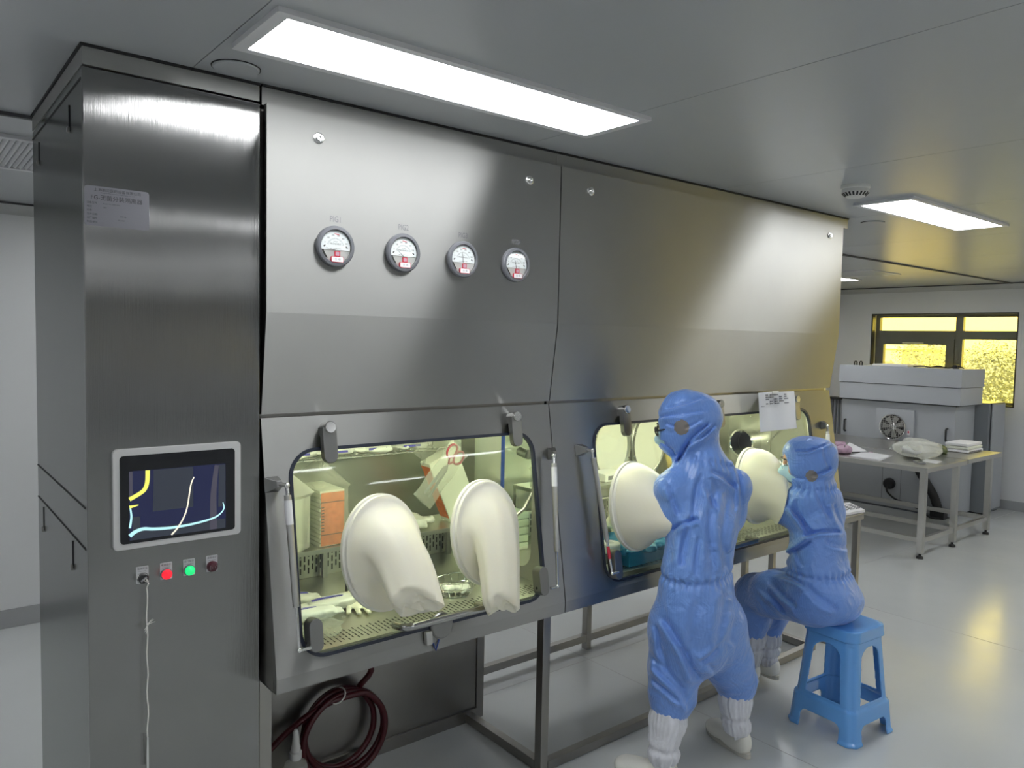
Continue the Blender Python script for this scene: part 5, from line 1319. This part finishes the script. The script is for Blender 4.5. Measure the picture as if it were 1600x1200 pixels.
root = thing('clear_pouch', (1.36, .36, 1.307), 'clear plastic pouch around the scissors, hung from the wire shelf', 'plastic pouch')
for w_ in (.012, -.012):
    b = MB(); P_ = []
    for i in range(14):
        t = i / 13; P_.append([fs.p(-.052 + .104 * q / 9 + .003 * math.sin(i), -.185 + .27 * t, w_ * math.sin(math.pi * q / 9) + .002 * math.sin(5 * t + q)) for q in range(10)])
    b.grid(P_); part('pouch_film', b, M['pouch'], root, angle=30)
b = MB(); b.tube([fs.p(0, .084, 0), V(1.40, .36, 1.325), V(1.395, .44, 1.310), V(1.392, .458, 1.294)], .0015, 6); part('hanging_loop', b, M['cord'], root)
# packs on the tray
tag(blob('tissue_pack', (1.245, .45, 1.012), (.085, .065, .026), M['sachet'], rot=.25, amp=.012, seed=31, loc=(1.245, .45, .985), ends=.02), 'crumpled white pack on the rack between the two empty gloves', 'pack')
for i, (x, y, z, r_, lb) in enumerate(((.690, .345, .826, -.10, 'violet-banded white pack farthest from the glass on the chamber floor'), (.812, .235, .826, -.12, 'violet-banded white pack lying rightmost on the chamber floor'), (.690, .175, .826, -.16, 'violet-banded white pack nearest the glass in the lower left window corner'))):
    o = blob('disposable_pack', (x, y, z), (.098, .040, .021), M['sachet'], rot=r_, amp=.003, sc=20, seed=40 + i, loc=(x, y, .80), ends=.018)
    tag(o, lb, 'pack', 'white packs with violet bands')
    band(o, (x, y), .020, .150, r_, z + .0235, 'DISPOSABLE', M['purple'])
o = blob('clear_pouch', (.715, .085, .811), (.085, .060, .010), M['pouch'], rot=.5, amp=.004, seed=51, loc=(.715, .085, .80), ends=.01); tag(o, 'empty clear plastic pouch on the chamber floor in front of the violet-banded packs', 'plastic pouch')
o = blob('paper_scrap', (.995, .135, .806), (.035, .020, .004), M['paper'], rot=-.3, amp=.001, seed=52, loc=(.995, .135, .80)); tag(o, 'small white paper scrap on the chamber floor under the left glove', 'paper scrap')
g = SDF((.78, .02, .795), (1.02, .34, .85), .0035)
wp = np.array((.91, .245, .812)); f_ = unit((-.28, -.96, 0)); s_ = np.cross(f_, (0, 0, 1))
at = lambda a, bb_, c=0: wp + s_ * a + f_ * bb_ + np.array((0, 0, c))
g.chain([at(0, -.06), at(0, .0), at(0, .05)], [.040, .040, .042], k=.02, sq=.26, ax=(0, 0, 1))
for o_, L_, an in ((-.036, .070, -.22), (-.012, .085, -.07), (.012, .082, .05), (.036, .068, .20)):
    g.chain([at(o_, .055), at(o_ + math.sin(an) * L_, .055 + L_ * math.cos(an))], [.0095, .0090], k=.006, sq=.75, ax=(0, 0, 1))
g.chain([at(.035, -.01), at(.070, .025), at(.078, .05)], [.012, .0105, .009], k=.008, sq=.75, ax=(0, 0, 1))
o = soft('rubber_glove', g, M['latex'], None, (.91, .2, .80), it=1); tag(o, 'flat cream rubber glove on the chamber floor below the left port ring', 'glove')
root = thing('wire_basket', (1.262, .11, .80), 'small oval wire basket on the chamber floor between the empty gloves', 'basket')
b = MB()
for z, a_ in ((.803, .062), (.832, .080), (.862, .094)):
    b.tube([V(1.262 + a_ * math.cos(t), .11 + a_ * .68 * math.sin(t), z) for t in np.linspace(0, 2 * math.pi, 36, endpoint=False)], .0022, 6, closed=True)
part('hoops', b, M['chrome'], root)
b = MB()
for k in range(18):
    t = 2 * math.pi * k / 18; b.tube([V(1.262 + q * math.cos(t), .11 + q * .68 * math.sin(t), z) for q, z in ((.0, .803), (.062, .803), (.080, .832), (.094, .862))], .0012, 5)
part('basket_wires', b, M['chrome'], root)
for i, (dx, dy, lb) in enumerate(((-.022, .01, 'crumpled white wrapper on the left in the wire basket'), (.03, -.008, 'crumpled white wrapper on the right in the wire basket'))):
    o = blob('wrapper', (1.262 + dx, .11 + dy, .822), (.032, .026, .014), M['sachet'], rot=i, amp=.006, sc=30, seed=60 + i, h=.003, loc=(1.262 + dx, .11 + dy, .806)); tag(o, lb, 'wrapper', 'wrappers in the wire basket')
# right isolator contents
root = thing('wrapped_box', (2.20, .06, .80), 'low box in bright blue wrap inside the right isolator beside the standing person', 'box')
b = MB(); b.box((2.06, -.045, .8008), (2.36, .15, .868), .006); part('box', b, M['blue_cloth'], root)
o = blob('wrap_top', (2.21, .05, .872), (.165, .105, .018), M['blue_cloth'], rot=.05, amp=.010, sc=18, seed=71, parent=root)
root = thing('paper_roll', (1.985, -.005, .80), 'white paper-wrapped cylinder inside the right isolator by its lower left corner', 'paper roll')
b = MB(); b.lathe([(.001, 0), (.043, 0), (.046, .004), (.046, .108), (.043, .112), (.020, .112), (.019, .09), (.001, .09)], (1.985, .005, .8008), (0.0, 0, 1), 32); part('roll', b, M['paper'], root)
b = MB(); b.lathe([(.0465, .03), (.0465, .075)], (1.985, .005, .8008), (0, 0, 1), 32, cap=False); part('printed_label', b, M['label_silver'], root)
for i, (x, y, z, lb) in enumerate(((2.00, .42, 1.075, 'clear bag of vials on the left end of the rack in the right isolator'), (2.12, .25, .80, 'clear bag of vials on the floor of the right isolator behind its left strut'))):
    root = thing('vial_bag', (x, y, z), lb, 'bag of vials', 'bags of vials')
    for k in range(6):
        b = MB(); xx, yy_ = x - .04 + .04 * (k % 3), y - .02 + .04 * (k // 3); b.lathe([(.001, .001), (.015, .001), (.015, .055), (.008, .065), (.008, .078), (.001, .078)], (xx, yy_, z + .001), (0, 0, 1), 14); v_ = part('vial', b, M['vials'], root)
        b = MB(); b.lathe([(.0095, .066), (.0095, .080), (.001, .081)], (xx, yy_, z + .001), (0, 0, 1), 14); part('vial_cap', b, M['white_plastic'], v_)
    bag(root, rrect(x - .075, x + .075, y - .055, y + .055, .02, 3), (z + .002, z + .085, z + .16), (x, y), 80 + i)
for k in range(5):
    c_ = MB(); z = .8008 + .036 * k; c_.box((1.72, .44, z), (1.90, .60, z + .032), .004); o = solo('white_crate', c_, M['carton'], (1.81, .52, z), ('bottom crate', 'second crate from the bottom', 'middle crate', 'second crate from the top', 'top crate')[k] + ' of the white stack seen through the transfer opening', 'crate', 'white crates in the right isolator')
root = thing('wire_tray', (2.86, .11, .80), 'wire grid tray on the right isolator floor by the gloves of the seated person', 'wire tray')
b = MB()
for k in range(17): b.cyl(V(2.66 + .025 * k, -.03, .815), V(2.66 + .025 * k, .26, .815), .0018, 6)
part('grid_wires', b, M['chrome'], root)
b = MB()
for k in range(7): b.cyl(V(2.655, -.03 + .048 * k, .8185), V(3.065, -.03 + .048 * k, .8185), .0018, 6)
part('cross_wires', b, M['chrome'], root)
b = MB()
for x in (2.67, 3.05):
    for y in (-.02, .25): b.cyl(V(x, y, .8006), V(x, y, .816), .003, 8)
part('feet', b, M['chrome'], root)
root = thing('white_box', (2.42, .45, 1.075), 'small white box on the rack in the right isolator near the standing person\'s face', 'box')
b = MB(); b.box((2.34, .38, 1.0755), (2.50, .50, 1.115), .004); part('box', b, M['white_plastic'], root)
b = MB(); b.box((2.36, .3785, 1.085), (2.44, .3795, 1.105)); part('printed_label', b, M['label_silver'], root, smooth=False)
# paper taped to the right sash
root = thing('paper_sheet', tuple(S.p(3.14, -.10, .01)), 'curling sheet of white paper with a printed table, hung above the seated person', 'paper')
b = MB(); rows = []
for i in range(15):
    v = .004 + .196 * i / 14; rows.append([S.p(2.972 + .333 * q / 13 + .004 * math.sin(v * 30) * q / 13, -v - .008 * q / 13 * 0, .050 + .004 * math.sin(q * .9) + .030 * max(0, (q / 13 - .75)) * (i / 14) + (.012 * (1 - i / 14))) for q in range(14)])
b.grid(rows); part('sheet', b, M['paper'], root)
b = MB(); fpz = Frame(S.p(0, 0, .0665), S.ux, S.uy)
for i, v in enumerate((.018, .029, .040, .051, .062)):
    u = 3.03
    for k in range(5):
        wd = (.020, .034, .026, .038, .018)[(k + i) % 5]
        if (i + k) % 4 == 3: u += .042; continue
        b.fbox(fpz, u, u + wd, -v - .003, -v + .002, -.006 - .0009 * i, .0006 - .0009 * i); u += .042
b.fbox(fpz, 2.99, 3.015, -.075, -.073, -.010, -.004)
part('printed_table', b, M['print'], root, smooth=False)
b = MB(); b.fbox(S, 3.10, 3.16, -.012, .001, .002, .061, .002); part('magnet_clip', b, M['white_plastic'], root)

# ================================================================== UNDER THE LEFT ISOLATOR
root = thing('rubber_hose', (.985, .50, 0), 'coiled dark red rubber hose leaning on the steel panel under the left isolator', 'hose')
b = MB(); pts = [V(.86, .33, .66), V(.90, .36, .645), V(.97, .40, .60), V(1.05, .44, .52), V(1.10, .47, .42), V(1.06, .49, .36)]
for k in range(68):
    a = 1.0 + 2 * math.pi * k / 22; i_ = k // 22; rr = .158 + .010 * math.sin(k * .35) + .006 * i_
    pts.append(V(.985 + rr * math.cos(a) + .012 * math.sin(k * .21), .530 - .024 * i_ - .022 * (k % 22) / 22 - .02 * math.cos(a * .5) ** 2 * 0, .186 + rr * math.sin(a)))
pts += [V(.93, .475, .335), V(.84, .50, .295), V(.755, .522, .235), V(.67, .530, .165), V(.60, .531, .09), V(.555, .531, .03), V(.53, .531, .014)]
def spline(P, n):
    P = np.array([tuple(p) for p in P]); out_ = []
    for x in np.linspace(0, len(P) - 1.0001, n):
        i = int(x); f = x - i; p0 = P[max(i - 1, 0)]; p1 = P[i]; p2 = P[min(i + 1, len(P) - 1)]; p3 = P[min(i + 2, len(P) - 1)]
        out_.append(V(*(.5 * ((2 * p1) + (-p0 + p2) * f + (2 * p0 - 5 * p1 + 4 * p2 - p3) * f * f + (-p0 + 3 * p1 - 3 * p2 + p3) * f ** 3))))
    return out_
b.tube(spline(pts, 260), .0125, 12); part('hose', b, M['burgundy'], root)
b = MB(); b.tube([V(.955 + .026 * math.cos(a), .478 + .045 * math.sin(a), .352 + .020 * math.sin(a * 2) * 0 + .022 * math.cos(a)) for a in np.linspace(0, 2 * math.pi, 18, endpoint=False)], .003, 6, closed=True); part('cable_tie', b, M['cord'], root)
b = MB(); b.cyl(V(.845, .32, .666), V(.875, .34, .650), .017, 14); part('hose_fitting', b, M['chrome'], root)
b = MB(); b.cyl(V(.905, .30, .70), V(.955, .31, .60), .006, 8); tag(solo('white_clip', b, M['white_plastic'], (.93, .30, .70)), 'short white plastic clip hanging under the left isolator above the hose', 'clip')
root = thing('squeeze_bottle', (.768, .445, 0), 'white squeeze bottle with a pointed nozzle on the floor in front of the red hose', 'bottle')
b = MB(); b.lathe([(.001, .0005), (.041, .0005), (.044, .004), (.044, .140), (.040, .156), (.022, .168), (.018, .172), (.018, .182), (.001, .182)], (.768, .445, 0), (0, 0, 1), 36); part('bottle_body', b, M['milky'], root, 'translucent white bottle body')
b = MB(); b.lathe([(.020, .172), (.023, .176), (.023, .200), (.018, .203), (.018, .220), (.015, .226), (.010, .278), (.006, .286), (.001, .286)], (.768, .445, 0), (0, 0, 1), 28); part('nozzle_cap', b, M['white_plastic'], root, 'white nozzle cap')

# ================================================================== FAR END OF THE ROOM
TZ = .782
root = thing('work_table', (7.03, 1.5, 0), 'long stainless steel work table before the far wall, cluttered with papers and bags', 'table')
for x0, x1 in ((6.215, 7.045), (7.055, 7.86)):
    b = MB(); b.box((x0, .455, TZ - .042 + (.004 if x0 > 7 else 0)), (x1, 2.75, TZ + (.004 if x0 > 7 else 0)), .003); part('table_top', b, M['steel_bench'], root)
for x in (6.30, 6.955, 7.73):
    for y in (.515, 2.65):
        b = MB(); b.box((x - .025, y - .025, .045), (x + .025, y + .025, TZ - .0425), .003); lg = part('leg', b, M['steel_bench'], root)
        b = MB(); b.lathe([(.010, .046), (.010, .026), (.026, .018), (.028, .0), (.001, .0)], (x, y, 0), (0, 0, 1), 20); part('rubber_foot', b, M['rubber'], lg)
for x0, x1 in ((6.326, 6.929), (6.981, 7.704)):
    b = MB(); b.box((x0, .50, .135), (x1, .53, .175), .002); part('stretcher', b, M['steel_bench'], root)
for x in (6.30, 6.955, 7.73):
    b = MB(); b.box((x - .014, .541, .135), (x + .014, 2.624, .175), .002); part('stretcher', b, M['steel_bench'], root)
T0 = TZ + .0008
def sheet(pts, z, th, seed, curl=.004):
    b_ = MB(); (a_, b__, c_, d_) = [np.array(p) for p in pts]; r = np.random.default_rng(seed); rows = []
    for i in range(8):
        u = i / 7; rows.append([V(*(a_ * (1 - u) * (1 - v) + b__ * u * (1 - v) + c_ * u * v + d_ * (1 - u) * v), z + curl * (abs(math.sin(3 * u + seed)) * u * v) * 2) for v in np.linspace(0, 1, 8)])
    b_.grid(rows); rows2 = [[p + V(0, 0, th) for p in row] for row in rows]; b_.grid(rows2)
    e = [rows[0], rows[-1], [q[0] for q in rows], [q[-1] for q in rows]]; e2 = [rows2[0], rows2[-1], [q[0] for q in rows2], [q[-1] for q in rows2]]
    for p, q in zip(e, e2): b_.grid([p, q])
    return b_
for k, lb in enumerate(('lowest sheet of the fanned papers on the steel table', 'middle sheet of the fanned papers on the steel table', 'top sheet of the fanned papers on the steel table')):
    d = .02 * k; o = solo('paper_sheet', sheet([(6.25 + d, .87 + d), (6.60 + d, .93), (6.62 + d, 1.16 + d), (6.27, 1.12 + d)], T0 + .0022 * k, .0012, k, .004), M['paper'], (6.43, 1.0, T0 + .0022 * k), lb, 'paper', 'papers on the steel table')
o = solo('paper_sheet', sheet([(6.60, 1.23), (6.80, 1.25), (6.80, 1.42), (6.58, 1.40)], T0, .002, 5, .03), M['paper'], (6.70, 1.32, T0), 'single curled sheet beside the pink pouch on the steel table', 'paper')
o = solo('paper_sheet', sheet([(6.54, .52), (6.72, .54), (6.70, .66), (6.56, .65)], T0, .002, 6, .008), M['paper'], (6.63, .6, T0), 'small white slip at the near right corner of the steel table', 'paper')
b = MB(); b.prism(Frame((6.475, .63, T0), unit((.8, .6, 0)), unit((-.6, .8, 0))), rrect(-.075, .075, -.036, .036, .008, 4), 0, .009, .002)
root = thing('phone', (6.475, .63, T0), 'grey phone lying at the corner of the steel table', 'phone'); part('phone_body', b, M['grey_plastic'], root)
b = MB(); b.prism(Frame((6.475, .63, T0), unit((.8, .6, 0)), unit((-.6, .8, 0))), rrect(-.070, .070, -.032, .032, .006, 4), .009, .0098); part('phone_screen', b, M['screen'], root, smooth=False)
root = thing('plastic_bag', (6.86, .80, T0), 'large crumpled translucent white plastic bag on the steel table', 'plastic bag')
blob('bag_film', (6.86, .82, T0 + .078), (.31, .17, .055), M['milky'], rot=.5, amp=.028, sc=9, seed=91, h=.008, parent=root, ends=.05)
blob('bag_contents', (6.86, .82, T0 + .052), (.22, .10, .034), M['paper'], rot=.5, amp=.012, sc=9, seed=92, h=.008, parent=root)
o = blob('green_pouch', (7.27, .80, T0 + .034), (.10, .075, .036), M['olive'], rot=.3, amp=.010, seed=93, h=.006, loc=(7.27, .80, T0)); tag(o, 'small dark green pouch between the plastic bag and the white pack on the steel table', 'pouch')
root = thing('tissue_packet', (7.62, .72, T0 + .004), 'white flat packet wrapped in film at the right end of the steel table', 'packet')
for k in range(3): b = MB(); b.box((7.45, .60 + .006 * k, T0 + .005 + .030 * k), (7.80, .80 + .006 * k, T0 + .033 + .030 * k), .008); part('packet', b, M['paper'] if k != 1 else M['carton'], root)
b = MB(); b.box((7.46, .597, T0 + .012), (7.75, .599, T0 + .022)); part('printed_stripe', b, M['label_silver'], root, smooth=False)
root = thing('pink_pouch', (6.45, 1.32, T0), 'pink and lilac zip pouch on the steel table beside the isolator end', 'pouch')
blob('pouch_body', (6.46, 1.30, T0 + .030), (.10, .06, .032), M['pink'], rot=.3, amp=.008, seed=95, h=.005, parent=root)
blob('pouch_flap', (6.55, 1.40, T0 + .052), (.07, .05, .030), M['pink'], rot=.8, amp=.012, seed=96, h=.005, parent=root)
b = MB(); b.tube([V(6.40, 1.26, T0 + .05), V(6.46, 1.29, T0 + .066), V(6.53, 1.33, T0 + .06)], .005, 6); part('zip', b, M['black'], root)
root = thing('pen', (6.58, 1.19, T0), 'black pen with a pink end on the steel table', 'pen')
b = MB(); b.cyl(V(6.50, 1.238, T0 + .008), V(6.64, 1.155, T0 + .008), .007, 10); part('barrel', b, M['black'], root)
b = MB(); b.cyl(V(6.64, 1.155, T0 + .008), V(6.675, 1.134, T0 + .008), .008, 10); part('pen_cap', b, M['pink'], root)

# grey filter machine behind the table
root = thing('filter_machine', (8.40, 1.56, 0), 'large grey machine with a round mesh-covered fan behind the steel table', 'machine')
b = MB(); b.box((8.12, .985, .02), (8.62, 2.20, 1.168), .004); part('cabinet_body', b, M['grey_paint'], root)
b = MB(); b.box((8.14, 1.0, .0), (8.60, 2.18, .02)); part('plinth', b, M['dark_grey_paint'], root, smooth=False)
b = MB(); b.box((8.13, .98, 1.1685), (8.62, 2.20, 1.182)); part('shadow_joint', b, M['gap'], root, smooth=False)
b = MB(); b.box((8.055, .925, 1.1825), (8.64, 2.205, 1.365), .004); part('lower_hood', b, M['grey_paint'], root)
b = MB(); b.box((8.045, .915, 1.3685), (8.645, 2.21, 1.560), .004); part('upper_hood', b, M['grey_paint'], root)
fm = Frame((8.12, 2.20, 0), (0, -1, 0), (0, 0, 1))        # front, n = -x, u = 2.20 - y
b = MB(); b.fbox(fm, .415, .82, .765, 1.10, 0, .035, .004); fpn = part('fan_panel', b, M['grey_paint'], root)
cu, cv = .605, .905
b = MB(); b.prism(fm, ell(cu, cv, .132, .132, 40), .0352, .0366); part('fan_opening', b, M['black'], fpn, smooth=False)
b = MB()
for k in range(7):
    a0 = 2 * math.pi * k / 7; c_, s_ = math.cos, math.sin
    b._f([b.bm.verts.new(fm.p(cu + r_ * c_(a0 + q), cv + r_ * s_(a0 + q), w_)) for r_, q, w_ in ((.035, 0, .037), (.118, .1, .037), (.118, .62, .0385), (.035, .8, .0385))])
part('fan_blade', b, M['steel'], fpn, smooth=False)
b = MB(); b.lathe([(.040, .036), (.040, .048), (.030, .054), (.001, .055)], fm.p(cu, cv, 0), fm.n, 24); part('fan_hub', b, M['chrome'], fpn)
b = MB()
for k in range(-5, 6):
    L_ = math.sqrt(max(.0, .134 ** 2 - (k * .0235) ** 2))
    b.cyl(fm.p(cu + k * .0235, cv - L_, .060), fm.p(cu + k * .0235, cv + L_, .060), .0022, 6); b.cyl(fm.p(cu - L_, cv + k * .0235, .062), fm.p(cu + L_, cv + k * .0235, .062), .0022, 6)
b.tube([fm.p(cu + .136 * math.cos(a), cv + .136 * math.sin(a), .056) for a in np.linspace(0, 2 * math.pi, 40, endpoint=False)], .006, 8, closed=True)
part('fan_grille', b, M['chrome'], fpn)
b = MB(); b.fbox(fm, .755, .785, .83, .88, .035, .0365); lb_ = part('rating_label', b, M['paper'], fpn, smooth=False)
b = MB(); b.fbox(fm, .762, .778, .852, .875, .0366, .0372); part('label_mark', b, M['red'], fpn, smooth=False)
b = MB(); b.fbox(fm, .29, .40, .715, .735, 0, .05, .004); part('small_ledge', b, M['grey_paint'], root)
for u in (.055, 1.145):
    b = MB(); b.tube([fm.p(u, .805, 0), fm.p(u, .808, .03), fm.p(u, .82, .035), fm.p(u, .92, .035), fm.p(u, .932, .03), fm.p(u, .935, 0)], .010, 8); part('door_handle', b, M['black'], root)
b = MB(); b.lathe([(.062, 0), (.062, .03), (.050, .05), (.001, .05)], fm.p(.585, .275, 0), fm.n, 28); part('cable_gland', b, M['black'], root)
b = MB()
for u in (.50, .70): b.fbox(fm, u - .002, u + .002, .05, .70, -.001, .0008)
part('panel_seam', b, M['seam'], root, smooth=False)
root = thing('power_cable', (8.0, 1.45, .0), 'black power cable running from the grey machine down to the floor', 'cable')
b = MB(); b.tube(spline([fm.p(.585, .27, .05), fm.p(.60, .20, .09), fm.p(.70, .13, .10), fm.p(.85, .10, .11), fm.p(1.0, .06, .13), fm.p(1.08, .016, .16), fm.p(1.18, .012, .10)], 40), .010, 8); part('cable', b, M['rubber'], root)
root = thing('flexible_duct', (7.95, 1.25, .02), 'thick black slanting duct under the steel table', 'duct')
b = MB(); b.tube(spline([V(8.06, 1.47, .72), V(8.05, 1.36, .58), V(8.05, 1.24, .40), V(8.06, 1.13, .22), V(8.07, 1.08, .06)], 50), [.042 + .004 * (k % 2) for k in range(50)], 14); part('duct', b, M['rubber'], root)
b = MB(); b.box((8.0, 1.00, 0.0), (8.10, 1.14, .10), .006); tag(solo('motor_block', b, M['black'], (8.05, 1.07, 0)), 'small black motor block on the floor against the grey machine', 'motor')
root = thing('steel_cabinet', (8.85, .98, 0), 'tall narrow dark grey cabinet to the right of the grey machine, under the window', 'cabinet')
b = MB(); b.box((8.645, .86, .015), (9.10, 1.40, 1.195), .004); part('cabinet_body', b, M['dark_grey_paint'], root)
b = MB(); b.box((8.66, .875, .0), (9.09, 1.39, .015)); part('plinth', b, M['black'], root, smooth=False)
b = MB(); b.box((8.70, .855, .02), (8.715, .8598, 1.19)); part('door_gap', b, M['gap'], root, smooth=False)
b = MB(); b.box((8.74, .850, .04), (9.09, .8598, 1.18), .003); part('door', b, M['grey_paint'], root)
root = thing('cable_bundle', (8.3, 1.15, 1.56), 'loose black cables lying on top of the grey machine', 'cables')
b = MB(); b.tube(spline([V(8.10, 1.42, 1.568), V(8.16, 1.34, 1.574), V(8.12, 1.26, 1.568), V(8.2, 1.2, 1.580), V(8.13, 1.12, 1.568), V(8.25, 1.08, 1.572), V(8.15, 1.02, 1.568)], 60), .007, 8); part('cable', b, M['rubber'], root)
b = MB(); b.tube(spline([V(8.2, 1.30, 1.568), V(8.1, 1.22, 1.570), V(8.22, 1.14, 1.570), V(8.1, 1.07, 1.568), V(8.12, .99, 1.585), V(8.2, .96, 1.568)], 50), .006, 8); part('cable', b, M['rubber'], root)
b = MB(); b.box((8.09, .985, 1.5605), (8.16, 1.03, 1.60), .006); part('plug', b, M['black'], root)
for k, (y, lb) in enumerate(((2.04, 'left small black clip standing on the grey machine'), (1.98, 'right small black clip standing on the grey machine'))):
    b = MB(); b.tube([V(8.08, y - .015, 1.5605), V(8.08, y - .015, 1.595), V(8.08, y, 1.605), V(8.08, y + .015, 1.595), V(8.08, y + .015, 1.5605)], .008, 8); tag(solo('black_clip', b, M['black'], (8.08, y, 1.5605)), lb, 'clip', 'black clips on the machine')
root = thing('flat_tray', (8.35, 1.65, 1.56), 'low white tray lying on the grey machine in front of the window', 'tray')
b = MB(); b.box((8.10, 1.48, 1.5605), (8.50, 1.86, 1.582), .004); part('tray', b, M['white_plastic'], root)
b = MB(); b.box((8.13, 1.51, 1.582), (8.47, 1.83, 1.5835)); part('tray_lining', b, M['paper'], root, smooth=False)
root = thing('ribbed_panel', (8.95, 2.72, 0), 'grey ribbed metal panel standing by the far wall just past the isolator end', 'panel')
b = MB(); b.box((8.93, 2.45, .0), (8.97, 2.99, 1.10), .003); part('panel_sheet', b, M['grey_paint'], root)
for k in range(12): b = MB(); b.box((8.905, 2.47 + .043 * k, .02), (8.9295, 2.488 + .043 * k, 1.09), .003); part('rib', b, M['dark_grey_paint'], root)
b = MB(); b.box((8.85, 2.42, 1.1005), (9.05, 3.0, 1.125), .003); part('black_cap', b, M['black'], root)

# side table past the isolator with a booklet
root = thing('side_table', (4.12, .33, 0), 'small dark steel side table just past the right end of the isolator', 'table')
b = MB(); b.box((3.89, .02, .705), (4.27, .64, .742), .003); part('table_top', b, M['steel_dark'], root)
for x in (3.915, 4.232):
    for y in (.045, .615):
        b = MB(); b.box((x - .018, y - .018, .0), (x + .018, y + .018, .7045), .002); part('leg', b, M['steel_dark'], root)
root = thing('booklet', (4.26, .15, .743), 'open white printed booklet on the side table past the isolator', 'booklet')
o = part('pages', sheet([(4.04, .06), (4.30, .03), (4.42, .19), (4.14, .23)], .7435, .014, 3, .006), M['paper'], root)
b = MB(); fk = Frame((4.06, .075, .7585), unit((.26, -.03, 0)), unit((.10, .17, 0)))
for k in range(4):
    for q in range(6): b.fbox(fk, .015 + .060 * k, .060 + .060 * k, .02 + .022 * q, .024 + .022 * q, .004, .0075)
part('printed_text', b, M['print'], root, smooth=False)
